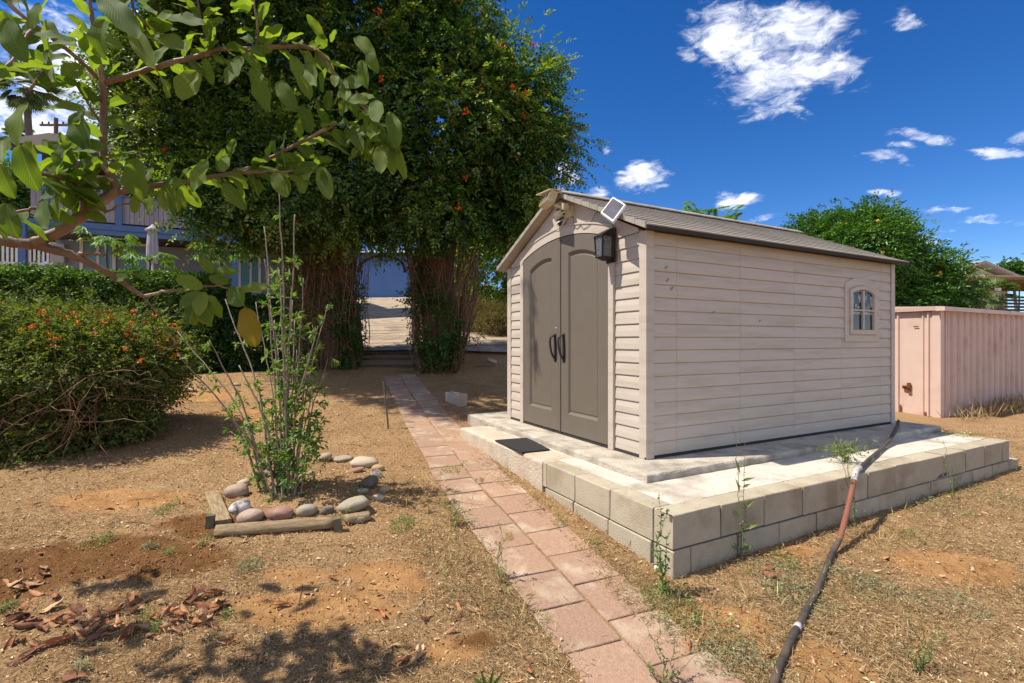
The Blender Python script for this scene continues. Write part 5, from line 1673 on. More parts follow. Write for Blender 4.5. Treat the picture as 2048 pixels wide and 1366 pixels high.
palmate(440, 508, 11.8, 64, 26, 'largest palmate leaved plant above the hedge near the sliding door')
g = at(372, 560, 10.9)
og = thing('ornamental_grass', 'tuft of arching ornamental grass rising above the hedge', 'grass tuft', (g[0], g[1], 2.0))
n = 260
d = unit(rng.normal(size=(n, 3)) * [.5, .5, .15] + [0, 0, .8])
V, T = leaflets(np.tile([g[0], g[1], 2.0], (n, 1)) + rng.normal(size=(n, 3)) * .05, d, rdir(n), rng.uniform(.6, 1.0, n), .016, .1)
stuff_part('blades', V, T, L_weed, og)
t = tree('yellow_shrub', 'small yellow green shrub by the driveway seen left of the arch pillar', 'shrub', at(572, 690, 11.2), [pb(578, 600, 34, 45, 11.2), pb(560, 650, 30, 40, 11.2), pb(600, 640, 26, 40, 11.2)], L_cit2, 160, 10, .10, .06, .03, .02, fill=200, fleaf=.12)
for (px, py, rx, ry, Y, lab) in ((952, 628, 36, 26, 13.6, 'dry olive shrub on the bank right of the driveway'), (1003, 640, 38, 24, 12.8, 'low dry shrub beside the tan shed on the driveway bank'), (905, 620, 24, 22, 16.5, 'small pale shrub at the driveway edge behind the right pillar')):
    r0 = at(px, py + ry, Y)
    tree('dry_shrub', lab, 'shrub', r0, [pb(px, py, rx, ry, Y), pb(px - rx * .6, py + 8, rx * .6, ry * .7, Y), pb(px + rx * .7, py + 6, rx * .6, ry * .8, Y)], L_dryshrub if px > 940 else L_weed, 200, 10, .1, .05, .018, .02, fill=150, fleaf=.1)
# --- palms at the left
def palm(px, py, Y, rpx, zb, label, n=34, pxb=None):
    c = at(px, py, Y)
    b_ = np.array([at(pxb or px, 500, Y)[0], Y, zb])
    t = thing('palm_tree', label, 'palm', b_)
    MB().tube(spline([b_, (b_ + c) / 2 + [.15, 0, 0], c], 10), list(np.linspace(.2, .14, 10)), 8).build('trunk', m_bark, t, world=True, sm=True)
    R = rpx * Y / F; Vs = []
    for i in range(n):
        d = unit(rng.normal(size=3) + [0, 0, .15]); ln_ = R * rnd.uniform(.55, .8)
        hub = c + d * ln_ * .6
        sd = unit(np.cross(d, [0, 0, 1.])); upv = np.cross(sd, d)
        m = 13
        for j in range(m):
            an = (j - (m - 1) / 2) * .17
            Vs.append(leaflets(hub[None], (d * math.cos(an) + sd * math.sin(an) + [0, 0, -.22])[None], (upv + rng.normal(size=3) * .1)[None], ln_ * .75, ln_ * .09, .1))
    V, T = cat(Vs); stuff_part('crown', V, T, L_palm, t)
palm(52, 175, 26, 62, 3, 'tall fan palm beyond the house at the far left', 60, 66)
palm(40, 268, 34, 30, 3, 'smaller distant palm left of the balcony house', 40, 45)
palm(1990, 585, 15.5, 40, .2, 'young palm with arching fronds beside the slatted fence', 30)
tree('distant_tree', 'small dark tree top on the horizon beside the patio cover', 'tree', (34, 33, 0), [pb(2025, 545, 14, 14, 33), pb(2040, 550, 12, 10, 33)], L_orange, 120, 9, .25, .2, .1, .15, fill=100, fleaf=.4)
tree('distant_tree', 'bushy green tree glimpsed left of the balcony house beyond the white fence', 'tree', (-26, 26, 3), [pb(30, 470, 60, 45, 26), pb(70, 460, 40, 40, 27)], L_hedge, 500, 10, .3, .18, .1, .15, fill=500, fleaf=.35)
tree('distant_tree', 'dark green tree standing far left beyond the blue house post', 'tree', (-24, 22, 2.5), [pb(20, 420, 40, 60, 22), pb(-40, 400, 70, 90, 22)], L_hedge, 500, 10, .3, .16, .09, .15, fill=500, fleaf=.3)

# ------------------------------------------------------------------ guava tree close to the camera
L_guava = leaf_mat('guava leaf', [(.060, .115, .026), (.095, .16, .034), (.135, .205, .042), (.18, .245, .055)], .46, (2.3, 2.2, .45), .62, .22, 1.0, veins=True)
L_yel = leaf_mat('yellowing guava leaf', [(.13, .14, .02), (.22, .19, .025), (.30, .23, .03)], .4, (1.8, 1.6, .5), .5, .3, 6.0, veins=True)
m_gbark = M('smooth reddish bark', (.24, .14, .085), (.15, .08, .048), 7, .55, .25, 50, .3, c3=(.36, .27, .18), s3=9, m3=.60)
m_gtwig = M('green brown twig', (.22, .18, .075), (.15, .11, .05), 20, .7, .2, 60)

def guava_leaf(name, ratio, fold, curl, wave, twist, mat, nl=10, half=3, roll=0.):
    V, UV, T = [], [], []
    for i in range(nl + 1):
        t = i / nl
        w = ratio * .5 * (math.sin(math.pi * min(1, t * .96 + .02)) ** .62) * (1 - .12 * t) if 0 < t < 1 else .004
        a = curl * t
        y = math.sin(a) / curl if abs(curl) > 1e-3 else t
        z = -(1 - math.cos(a)) / curl if abs(curl) > 1e-3 else 0
        for j in range(-half, half + 1):
            f = j / half
            x = w * f
            up = abs(f) * w * fold + wave * math.sin(t * 13 + (1 if f > 0 else 2.3)) * abs(f) ** 2 * .05
            if roll:
                ro = roll * (.55 + .45 * t); x = w * math.sin(f * ro) / ro; up = w * (1 - math.cos(f * ro)) / ro + .04 * wave * math.sin(t * 9 + f)
            tw = twist * t
            xx = x * math.cos(tw) - up * math.sin(tw); zz = x * math.sin(tw) + up * math.cos(tw)
            # bend frame
            V.append((xx, y + zz * math.sin(a), z + zz * math.cos(a)))
            UV.append((f, t))
    m = 2 * half + 1
    for i in range(nl):
        for j in range(m - 1):
            k = i * m + j
            T.append((k, k + 1, k + m + 1, k + m))
    return np_mesh(name, np.array(V), np.array(T), True, mat, np.array(UV))
gl = [guava_leaf('leaf', rnd.uniform(.42, .56), rnd.uniform(.10, .60), rnd.uniform(-.5, 1.3), rnd.uniform(.3, 1.0), rnd.uniform(-.5, .5), L_guava, 14) for _ in range(18)]
gy_ = guava_leaf('leaf', .58, .22, .5, 1.2, .25, L_yel, 14)

groot = at(-160, 480, 1.5); groot = np.array([groot[0], groot[1], float(G0(groot[0], groot[1]))])
guava = thing('guava_tree', 'guava tree with big backlit leaves reaching in from the upper left', 'tree', groot)
def put_leaf(base, tip, normal, me=None, scale_w=1.0):
    base, tip = np.asarray(base, float), np.asarray(tip, float)
    d = tip - base; l = np.linalg.norm(d); y = d / l
    x = unit(np.cross(y, normal)); z = np.cross(x, y)
    o = link('leaf', me or gl[rnd.randrange(len(gl))], None, guava)
    mtx = Matrix(((x[0], y[0], z[0]), (x[1], y[1], z[1]), (x[2], y[2], z[2])))
    o.rotation_euler = mtx.to_euler()
    o.location = [float(v) for v in base - groot]
    o.scale = (l * scale_w, l, l)
    return o
def gbranch(pts, name='branch', n=None, mat=None):
    """pts: (px, py, depth, radius px)"""
    P = np.array([list(at(a, b, c)) + [r * .88 * c / F] for a, b, c, r in pts])
    s = spline(P, n or len(pts) * 5)
    s[:, :3] += rng.normal(size=(len(s), 3)) * .0012
    rr = np.abs(s[:, 3]) * (1 + .06 * np.sin(np.arange(len(s)) * 1.9))
    MB().tube(s[:, :3], list(rr), 10).build(name, mat or m_gbark, guava, world=True, sm=True)
    return s[:, :3]
trunkp = np.array([groot + [0, 0, -.1], groot + [-.08, .05, .5], at(-150, 560, 1.5), at(-90, 500, 1.48), at(-50, 480, 1.47)])
MB().tube(spline(trunkp, 20), list(np.linspace(.045, .022, 20)), 12).build('trunk', m_gbark, guava, world=True, sm=True)
b1 = gbranch([(-60, 478, 1.45, 14), (0, 481, 1.47, 13), (60, 489, 1.5, 12), (110, 500, 1.53, 10), (160, 517, 1.56, 9), (215, 545, 1.6, 7), (262, 577, 1.64, 5), (292, 596, 1.66, 3.5)])
b1b = gbranch([(288, 592, 1.66, 3.5), (330, 583, 1.66, 3), (370, 580, 1.64, 2.8), (400, 574, 1.62, 2.5), (440, 572, 1.62, 2.2), (470, 585, 1.62, 2), (492, 618, 1.62, 1.5)])
b2 = gbranch([(66, 488, 1.5, 12), (110, 468, 1.52, 12), (160, 436, 1.55, 11), (200, 404, 1.57, 11), (232, 381, 1.58, 10), (222, 352, 1.58, 8.5), (207, 320, 1.58, 7.5), (207, 250, 1.57, 7), (206, 170, 1.55, 7), (194, 105, 1.53, 5), (184, 30, 1.5, 4), (178, -50, 1.48, 3)])
b3 = gbranch([(207, 166, 1.55, 6.5), (260, 150, 1.57, 6), (330, 128, 1.6, 6), (400, 111, 1.62, 5.5), (440, 99, 1.63, 5), (520, 97, 1.66, 5), (590, 92, 1.68, 5), (636, 103, 1.68, 4.5), (668, 145, 1.66, 4), (700, 190, 1.64, 3.5), (740, 226, 1.62, 3), (765, 262, 1.6, 2.5), (776, 294, 1.6, 2)])
b4 = gbranch([(201, 160, 1.55, 4.5), (150, 112, 1.5, 4.5), (100, 72, 1.45, 4.5), (55, 40, 1.42, 4.5), (-10, -20, 1.38, 5)])
b5 = gbranch([(234, 383, 1.58, 8), (300, 373, 1.6, 6.5), (380, 362, 1.63, 5.5), (440, 352, 1.65, 5), (500, 335, 1.67, 4.5), (560, 305, 1.68, 4), (620, 275, 1.68, 3.5), (680, 247, 1.66, 3), (722, 262, 1.65, 2.5), (752, 300, 1.63, 2)])
b5b = gbranch([(470, 345, 1.66, 4), (560, 343, 1.67, 3), (640, 341, 1.66, 2.2)])
b6 = gbranch([(425, 108, 1.63, 3), (412, 70, 1.6, 2.5), (398, 20, 1.57, 2.2), (390, -30, 1.55, 2)])
b7 = gbranch([(512, 98, 1.66, 3), (516, 60, 1.63, 2.4), (508, 10, 1.6, 2), (505, -30, 1.6, 2)])
b8 = gbranch([(162, 434, 1.55, 5), (166, 400, 1.54, 4.5), (152, 352, 1.5, 4), (158, 322, 1.48, 3.5)])
b9 = gbranch([(60, 345, 1.42, 4), (105, 352, 1.46, 4.5), (150, 371, 1.52, 4), (168, 385, 1.54, 4)])
b10 = gbranch([(-40, 450, 1.4, 4), (20, 430, 1.42, 4), (60, 418, 1.44, 3.5), (85, 416, 1.46, 3)])
b11 = gbranch([(203, 253, 1.57, 3), (175, 205, 1.54, 2.5), (150, 160, 1.5, 2.5), (143, 140, 1.5, 2)])
b12 = gbranch([(165, 197, 1.53, 2), (178, 190, 1.53, 2.2)])
b13 = gbranch([(158, 509, 1.56, 5), (180, 506, 1.55, 4), (208, 509, 1.54, 4.5)])
b14 = gbranch([(176, 503, 1.55, 2), (172, 515, 1.56, 2)])
b15 = gbranch([(60, 180, 1.35, 3), (100, 120, 1.36, 3), (35, 140, 1.3, 2.5)])
b16 = gbranch([(210, 425, 1.58, 2.5), (245, 410, 1.58, 2), (280, 404, 1.58, 1.6)])
b17 = gbranch([(206, 330, 1.58, 3), (170, 330, 1.56, 2.5), (120, 310, 1.5, 2.5)])
b18 = gbranch([(290, 596, 1.66, 2), (330, 650, 1.68, 1.2), (352, 690, 1.7, .6)])
b19 = gbranch([(250, -40, 1.4, 4), (270, 20, 1.42, 3), (300, 60, 1.45, 2)])
b20 = gbranch([(-40, 150, 1.2, 5), (20, 130, 1.22, 4), (60, 60, 1.28, 3)])

def leaves_along(path, f0, f1, n, size=(.054, .094), droop=.22, spread=.9):
    L_ = len(path)
    for i in range(n):
        f = f0 + (f1 - f0) * (i + rnd.uniform(-.2, .2)) / max(1, n - 1)
        k = min(L_ - 2, max(0, int(f * (L_ - 1))))
        p = path[k]; d = unit(path[k + 1] - path[k])
        roll = (math.pi / 2) * (i % 2) + rnd.uniform(-.5, .5)
        u = unit(np.cross(d, [0.1, 1., .2])); w = np.cross(d, u)
        for sgn in (-1, 1):
            if rnd.random() < .10: continue
            side = (u * math.cos(roll) + w * math.sin(roll)) * sgn
            side[1] *= .6
            ax = unit(side * spread + d * .55 + np.array([0, 0, -droop]) + rng.normal(size=3) * .18)
            l = rnd.uniform(*size)
            nm = unit(np.array([-.25, -.45, .7]) + side * .3 + rng.normal(size=3) * .5)
            b_ = p + ax * .012
            put_leaf(b_, b_ + ax * l, nm)
leaves_along(b3, .10, .98, 33)
leaves_along(b5, .12, .98, 34)
leaves_along(b5b, .2, 1.0, 12, (.06, .10))
leaves_along(b6, .1, 1.0, 9)
leaves_along(b7, .1, 1.0, 9)
leaves_along(b4, .1, 1., 11, (.065, .105))
leaves_along(b8, .1, 1., 9, (.07, .105))
leaves_along(b9, .0, .95, 9, (.075, .11))
leaves_along(b10, .0, 1., 4, (.06, .10))
leaves_along(b2, .45, 1., 12, (.06, .10))
leaves_along(b17, .05, 1., 9, (.07, .105))
leaves_along(b19, .1, 1., 7)
leaves_along(b20, .0, 1., 5, (.08, .11))
leaves_along(b15, .0, 1., 3, (.07, .10))
# leaves one can pick out in the photograph (zoomed sheet coordinates -> picture pixels)
def z1(x, y): return x / 2.906, y / 2.906
def z2(x, y): return x / 2.926, 440 + y / 2.926
def z4(x, y): return 560 + x / 3.177, y / 3.177
hand = [(z1, 165, 600, 5, 800, 1.15, 1.2), (z1, 505, 645, 225, 605, 1.35, .7), (z1, 450, 655, 472, 845, 1.5, 1.3), (z1, 120, 845, 172, 1105, 1.3, 1.05), (z1, -10, 950, 70, 1150, 1.25, 1.1), (z1, 355, 1120, 300, 1285, 1.45, 1.2), (z1, 335, 1135, 195, 1095, 1.45, 1.2),
        (z1, 770, 750, 610, 720, 1.5, 1.3), (z1, 790, 920, 815, 1175, 1.5, 1.15), (z1, 1205, 925, 1115, 1115, 1.55, 1.2), (z1, 1140, 415, 1050, 575, 1.5, 1.6), (z1, 1400, 325, 1345, 515, 1.55, 1.35), (z1, 1470, 395, 1565, 650, 1.58, .95), (z1, 610, 115, 500, 290, 1.35, 1.4),
        (z1, 590, -30, 775, 185, 1.3, .8), (z1, 760, 155, 915, 425, 1.35, .75), (z1, 890, 205, 1080, 290, 1.45, 1.1), (z1, 1000, 70, 815, 185, 1.45, 1.1), (z1, 1190, 145, 955, 125, 1.5, .85), (z1, 235, 20, 145, 145, 1.35, 1.5), (z1, 1620, 475, 1695, 625, 1.6, 1.0), (z1, 1695, 325, 1805, 575, 1.6, .75),
        (z1, 1885, 235, 1780, 95, 1.62, .7), (z1, 1905, 645, 1912, 515, 1.62, .95), (z1, 1345, 905, 1352, 805, 1.6, 1.2), (z1, 1310, 905, 1300, 1000, 1.6, 1.5), (z1, 1875, 985, 1902, 1135, 1.6, .8), (z1, 1590, 1010, 1665, 1135, 1.62, 1.0), (z1, 1300, 1060, 1415, 1215, 1.6, .9),
        (z1, 880, 1095, 860, 1245, 1.55, 1.), (z1, 940, 1100, 950, 1215, 1.56, 1.), (z1, 1005, 1085, 985, 1225, 1.57, .9), (z1, 1045, 1095, 1055, 1210, 1.57, .9), (z1, 800, 1130, 770, 1235, 1.55, 1.1), (z1, 500, 1060, 385, 1010, 1.5, 1.), (z1, 620, 870, 400, 850, 1.48, .9), (z1, 420, 830, 300, 990, 1.4, .8), (z1, 20, 800, 60, 980, 1.2, 1.0),
        (z1, 280, 290, 360, 520, 1.3, .5), (z1, 280, 265, 410, 220, 1.4, 1.1), (z1, 60, 200, 0, 60, 1.2, 1.3), (z1, 30, 110, 90, 330, 1.15, 1.0), (z1, 250, 1160, 270, 1330, 1.45, 1.), (z1, 30, 1180, 60, 1370, 1.25, 1.1), (z1, -20, 1240, 20, 1400, 1.25, 1.2),
        (z2, 1185, 405, 1025, 315, 1.58, 1.35), (z2, 1255, 312, 1165, 222, 1.6, 1.25), (z2, 1255, 295, 1392, 300, 1.6, 1.0), (z2, 1175, 420, 1045, 500, 1.55, 1.4), (z2, 1190, 420, 1165, 560, 1.52, 1.6), (z2, 1160, 460, 1055, 615, 1.56, 1.1), (z2, 1205, 470, 1225, 620, 1.57, 1.2), (z2, 1215, 440, 1300, 570, 1.58, 1.1),
        (z2, 1225, 330, 1345, 385, 1.6, 1.0), (z2, 1345, 400, 1445, 505, 1.6, 1.35), (z2, 1395, 405, 1595, 415, 1.6, .7), (z2, 1130, 390, 1030, 430, 1.6, 1.0), (z2, 1420, 420, 1420, 520, 1.62, .9), (z2, 1150, 500, 1200, 600, 1.6, 1.2), (z2, 755, 335, 650, 345, 1.6, 1.25), (z2, 780, 312, 865, 340, 1.62, .7), (z2, 1100, 520, 1130, 610, 1.6, 1.1),
        (z4, 640, 930, 640, 1100, 1.58, 1.15), (z4, 700, 950, 735, 1115, 1.58, 1.0), (z4, 755, 950, 795, 1140, 1.6, .7), (z4, 635, 800, 660, 930, 1.58, 1.5), (z4, 700, 715, 745, 935, 1.58, .8), (z4, 600, 640, 640, 805, 1.58, .9), (z4, 565, 645, 425, 620, 1.58, 1.5), (z4, 520, 385, 545, 550, 1.6, .9), (z4, 560, 330, 600, 420, 1.62, 1.0), (z4, 480, 240, 600, 350, 1.64, .8), (z4, 330, 270, 340, 180, 1.66, 1.1),
        (z4, 290, 680, 310, 570, 1.62, 1.0), (z4, 180, 400, 260, 580, 1.6, .9), (z4, 460, 850, 520, 925, 1.6, .9), (z4, 275, 880, 460, 985, 1.62, .4), (z4, 260, 1060, 300, 1240, 1.62, .8), (z4, 20, 1120, 50, 1240, 1.62, .9)]
for f, a, b_, c, d, dep, wr in hand:
    p0 = at(*f(a, b_), dep); p1 = at(*f(c, d), dep - rnd.uniform(-.02, .05))
    put_leaf(p0, p1, unit(np.array([rnd.uniform(-.5, .3), -1., rnd.uniform(.25, .8)])), None, min(1.45, wr))
o = put_leaf(at(*z2(1440, 512), 1.62), at(*z2(1475, 742), 1.6), np.array([.1, -1, .1]), gy_, .95); o['label'] = 'single yellowing leaf hanging at the tip of the low branch'
# the rest of the tree stands left of the picture; its leaves shade the ground in front
kg = 0
for px, py, sx, sy, cnt in ((640, 1290, 90, 26, 70), (780, 1330, 70, 24, 46), (560, 1352, 70, 20, 40), (255, 1178, 40, 12, 16), (200, 1270, 50, 16, 18), (320, 1330, 60, 20, 14), (590, 1190, 20, 10, 6)):
    for q_ in range(cnt):
        gpt = ong(px + rnd.gauss(0, sx), min(1420, py + rnd.gauss(0, sy)))
        p = gpt + np.array(SUN) / SUN.z * rnd.uniform(1.9, 3.1)
        if p[0] > -1.16 * p[1]: continue
        d = unit(rdir(1)[0] + [0, 0, -.3]); put_leaf(p, p + d * rnd.uniform(.09, .13), unit(np.array([-.2, -.1, 1.]) + rdir(1)[0] * .4)); kg += 1
MB().tube(spline([groot + [-.05, .03, .9], np.array([-2.4, 1.7, 2.2]), np.array([-2.7, 1.9, 2.8])], 12), list(np.linspace(.03, .008, 12)), 8).build('branch', m_gbark, guava, world=True, sm=True)

# ------------------------------------------------------------------ tall bare-stemmed shrub in the stone bed
sb0 = ong(566, 1002)
shrub = thing('tall_shrub', 'tall sparse shrub of many thin pale stems growing inside the ring of stones', 'shrub', sb0)
m_stem = M('pale grey stem', (.36, .295, .225), (.20, .15, .11), 30, .85, .5, 70, orand=.2)
stems = [(548, 379), (531, 452), (591, 430), (529, 517), (447, 598), (512, 604), (420, 680), (358, 707), (355, 663), (605, 555), (659, 609), (645, 652), (656, 717), (442, 810), (566, 470), (556, 540), (578, 600), (600, 640), (620, 690), (590, 700), (540, 640), (480, 730), (630, 760), (465, 860)]
Vs = []; k = 0
twp = []
for i, (px, py) in enumerate(stems):
    dep = sb0[1] + rnd.uniform(-.28, .3)
    basep = ong(530 + (px - 358) / 300 * 62 + rnd.uniform(-8, 8), 1000 + rnd.uniform(-16, 12))
    tip = at(px, py, dep)
    mid = basep * .55 + tip * .45 + np.array([(tip[0] - basep[0]) * -.12, 0, .06])
    s = spline([basep - [0, 0, .05], mid, tip], 26)
    s[1:, :2] += np.cumsum(rng.normal(size=(25, 2)) * .0035, 0)
    r = rnd.uniform(.0065, .011)
    MB().tube(s, list(np.linspace(r, r * .38, 26) * (1 + .12 * np.sin(np.arange(26) * 2.3))), 7).build('stem', m_stem, shrub, world=True, sm=True)
    hgt = tip[2] - basep[2]
    nn_ = int(6 + hgt * 6)
    for j in range(nn_):
        f = rnd.random() ** .9
        kk = int(f * 24) + 1; p = s[kk]
        if f > .86 and py < 560 and rnd.random() < .8: continue
        # side twig with a rosette of leaves
        d = unit(np.array([rnd.gauss(0, 1), rnd.gauss(0, .8), rnd.uniform(.1, .9)]))
        q = p + d * rnd.uniform(.015, .07)
        twp.append((np.array([p, (p + q) / 2 + [0, 0, .004], q]), .0022, .0014))
        m = rnd.randint(5, 8)
        A = unit(d * .55 + rdir(m) * .85); Vs.append(leaflets(np.tile(q, (m, 1)), A, rdir(m) * .5 + [0, 0, .8], rng.uniform(.038, .070, m), rng.uniform(.016, .027, m), .3))
# dense leafy foot
P, nn_ = shell([(sb0[0] + .12, sb0[1], .46, .24, .2, .30), (sb0[0] - .02, sb0[1] + .05, .62, .34, .22, .30), (sb0[0] + .22, sb0[1], .75, .16, .15, .28)], 150, .3, .1, .2)
m = len(P)
for j in range(6):
    Vs.append(leaflets(P + rng.normal(size=(m, 3)) * .012, unit(nn_ * .6 + rdir(m) * .9), rdir(m) * .5 + [0, 0, .8], rng.uniform(.03, .058, m), rng.uniform(.014, .024, m), .3))
V, T = cat(Vs); stuff_part('foliage', V, T, L_shrub, shrub)
V, T = tangle(twp); stuff_part('twigs', V, T, m_twigs, shrub)

# ------------------------------------------------------------------ weeds
def weed(px, py, tips, label, leafm=None, lsize=.04, wid=.012, dens=40, r=.0035, name='weed', dep=None, group=None, stemm=None, straight=False):
    """stalks from a ground point up to picture tips, with narrow leaves"""
    b_ = ong(px, py)
    t = thing(name, label, 'weed', b_, 0, group)
    Vs, pth = [], []
    for tx, ty in tips:
        tip = at(tx, ty, b_[1] + rnd.uniform(-.06, .06) if dep is None else dep)
        s = wander(b_ + rng.normal(size=3) * [.01, .01, 0], tip, 12, .004 if straight else .010)
        pth.append((s, r, r * .4))
        l = np.linalg.norm(tip - b_)
        m = max(3, int(l * dens))
        f = rng.random(m) ** .8; k = np.minimum((f * 11).astype(int), 10)
        p = s[k] + (s[k + 1] - s[k]) * rng.random((m, 1))
        A = unit(rdir(m) * [1, 1, .6] + [0, 0, .35])
        Vs.append(leaflets(p, A, rdir(m) * .4 + [0, 0, .9], lsize * rng.uniform(.5, 1.3, m) * (1.25 - .8 * f), wid * rng.uniform(.7, 1.3, m), .2))
    V, T = tangle(pth); stuff_part('stalks', V, T, stemm or L_weed, t)
    V, T = cat(Vs); stuff_part('leaves', V, T, leafm or L_weed, t)
    return t
weed(1326, 1190, [(1318, 985), (1334, 1015), (1341, 1060), (1312, 1100)], 'tall thin leafy weed growing against the front corner of the block wall', L_hedge, .045, .018, 60)
tw = weed(1480, 1118, [(1463, 852), (1492, 880)], 'tall pale green weed with broad leaves in front of the block wall', L_weed, .03, .010, 24)
Vs = []
for bx, by, tx, ty, w in ((1480, 950, 1473, 918, .02), (1482, 962, 1508, 955, .02), (1480, 985, 1474, 960, .022), (1483, 1018, 1510, 1000, .026), (1483, 1058, 1514, 1050, .026), (1480, 1100, 1455, 1080, .03), (1481, 1035, 1470, 1020, .02), (1482, 1100, 1505, 1092, .028), (1484, 975, 1500, 968, .018)):
    dp = ROOT[tw][0][1]; p0, p1 = at(bx, by, dp), at(tx, ty, dp - .03)
    Vs.append(leaflets(p0[None], (p1 - p0)[None], np.array([[.2, -.8, .5]]), np.linalg.norm(p1 - p0) * 1.1, w, .12))
V, T = cat(Vs); stuff_part('broad_leaves', V, T, L_weed, tw)
weed(1712, 1055, [(1684, 885), (1700, 900), (1672, 895)], 'dried stalky weed rising beside the terracotta pipe', L_weedg, .03, .008, 26, .003)
weed(1676, 1040, [(1665, 950), (1672, 965), (1682, 975), (1660, 985)], 'feathery blue green weed at the foot of the block wall left of the pipe', L_weedg, .04, .008, 60, .002)
q = onz(1690, 925, PAD_Z)
pwt = thing('weed', 'bushy pale green weed growing on the platform at the slab edge', 'weed', q)
P = q + rng.normal(size=(260, 3)) * [.09, .05, .035] + [0, 0, .10]
V, T = leaflets(P, rdir(260) + [0, 0, .3], rdir(260) + [0, 0, .6], rng.uniform(.03, .06, 260), .010, .2); stuff_part('leaves', V, T, L_weed, pwt)
V, T = tangle([(wander(q, p, 6, .008), .002, .001) for p in P[:30]]); stuff_part('stalks', V, T, L_weed, pwt)
weed(1003, 1160, [(996, 1042), (1006, 1075), (1000, 1100), (1010, 1120)], 'thin upright weed at the left edge of the path pavers', L_weed, .035, .010, 60, .0025)
weed(1905, 1000, [(1886, 880), (1893, 905), (1902, 930)], 'thin green weed against the far part of the block wall', L_weed, .035, .010, 30, .0025)
weed(1835, 1340, [(1850, 1215), (1880, 1240), (1810, 1232), (1900, 1262), (1780, 1262), (1868, 1290), (1822, 1275)], 'airy yellow green weed with thin branching stems in the right foreground', L_weed, .03, .004, 70, .003)
weed(1330, 1365, [(1320, 1230), (1300, 1240), (1360, 1260), (1275, 1300), (1390, 1310), (1290, 1330)], 'wiry dark green weed sprawling over the pavers at the bottom edge', L_weed, .022, .007, 90, .002)
weed(910, 1050, [(885, 985), (905, 975), (925, 985), (945, 1000), (870, 1005)], 'clump of dry green grass beside the middle of the path', L_weed, .08, .005, 90, .0015)
g = ong(975, 1380)
t = thing('sprout', 'bright green strap leaved sprout at the bottom edge of the picture', 'plant', g)
for tx, ty in ((962, 1342), (988, 1338), (1008, 1345), (945, 1352)):
    p1 = at(tx, ty, g[1]); d = p1 - g
    V, T = leaflets(g[None], d[None], np.array([[.3, -1, .3]]), np.linalg.norm(d) * 1.05, .016, .25)
    link('leaf', np_mesh('leaf', w2l(t, V), T, False, L_hedge), None, t)
# low mats: sprawling grey green weeds on the dry soil
def low_weed(px, py, rx, ry, n, leafm, h=.05, ls=.028, lw=.0055, label='small low grey green weed sprawling on the dry soil', group='low weeds on the dry soil', name='low_weed'):
    b_ = ong(px, py); k = b_[1] / F
    if px > 1250: label, group = 'small low weed sprawling on the dry soil right of the path', 'low weeds right of the path'
    elif px > 860: label, group = 'small green tuft growing at the edge of the paver path', 'green tufts along the path'
    elif py < 1100 and px > 320: label, group = 'small green tuft beside the stone ringed bed', 'green tufts around the stone ringed bed'
    else: label, group = 'small low green weed on the open soil of the left foreground', 'low weeds in the left foreground'
    t = thing(name, label, 'weed', b_, 0, group)
    a = rng.uniform(0, 2 * math.pi, n); r = np.sqrt(rng.random(n))
    x = b_[0] + np.cos(a) * r * rx * k; y = b_[1] + np.sin(a) * r * ry * k * (b_[1] / max(.6, ZC - b_[2]))
    ok = ~inpad(x, y, .0)
    x, y = x[ok], y[ok]; n = len(x)
    if n == 0: return
    P = np.stack([x, y, G(x, y) + rng.random(n) * h * (1.1 - r[ok])], 1)
    V, T = leaflets(P, unit(rdir(n) * [1, 1, .5] + [0, 0, .35]), rdir(n) * .5 + [0, 0, .8], ls * rng.uniform(.5, 1.4, n), lw, .2)
    stuff_part('leaves', V, T, leafm, t)
for a in [(1340, 1215, 60, 40, 420, L_weed, .10), (1850, 1010, 80, 26, 560, L_weedg, .05), (1960, 985, 60, 26, 500, L_weedg, .05), (1690, 1165, 60, 30, 300, L_weedg), (1760, 1180, 50, 28, 260, L_weedg), (1560, 1165, 60, 40, 420, L_weedg), (1600, 1200, 60, 40, 360, L_weedg),
          (1900, 1210, 70, 30, 300, L_weedg), (1420, 1275, 90, 50, 380, L_weedg), (1480, 1330, 90, 50, 380, L_weedg), (500, 1135, 26, 14, 160, L_weedg), (300, 1098, 20, 8, 90, L_weedg), (195, 1085, 28, 14, 140, L_weed), (325, 1023, 14, 9, 90, L_weed), (350, 1008, 10, 7, 60, L_weed), (415, 1080, 9, 12, 80, L_weed),
          (805, 1048, 22, 16, 260, L_weed, .09), (700, 1030, 16, 12, 120, L_weed, .08), (725, 990, 14, 20, 160, L_weed, .10), (570, 992, 10, 10, 80, L_weed, .1), (340, 1110, 14, 8, 60, L_weed), (455, 1230, 12, 8, 60, L_weed), (290, 1245, 14, 16, 90, L_weed, .1), (310, 1258, 10, 10, 60, L_weed, .08), (160, 1345, 14, 12, 90, L_weedg, .08), (15, 1215, 20, 10, 100, L_weed), (1830, 1080, 14, 12, 60, L_weed, .08), (1570, 1130, 20, 20, 160, L_weed, .1), (900, 945, 20, 8, 90, L_weed), (960, 965, 14, 5, 60, L_weed), (930, 930, 10, 5, 50, L_weed), (1120, 1050, 14, 8, 50, L_weed), (1190, 1090, 12, 8, 50, L_weed)]:
    low_weed(*a)
q = onz(1915, 868, PAD_Z)
t = thing('low_weed', 'dried trailing weed on the far right corner of the platform', 'weed', q)
P = q + rng.normal(size=(220, 3)) * [.22, .12, .02]; P[:, 2] = PAD_Z + .005 + rng.random(220) * .03
P = P[inpad(P[:, 0], P[:, 1], -.02)]; n = len(P)
V, T = leaflets(P, rdir(n) * [1, 1, .3], rdir(n) * .4 + [0, 0, .9], .05, .008, .2); stuff_part('leaves', V, T, L_weed, t)
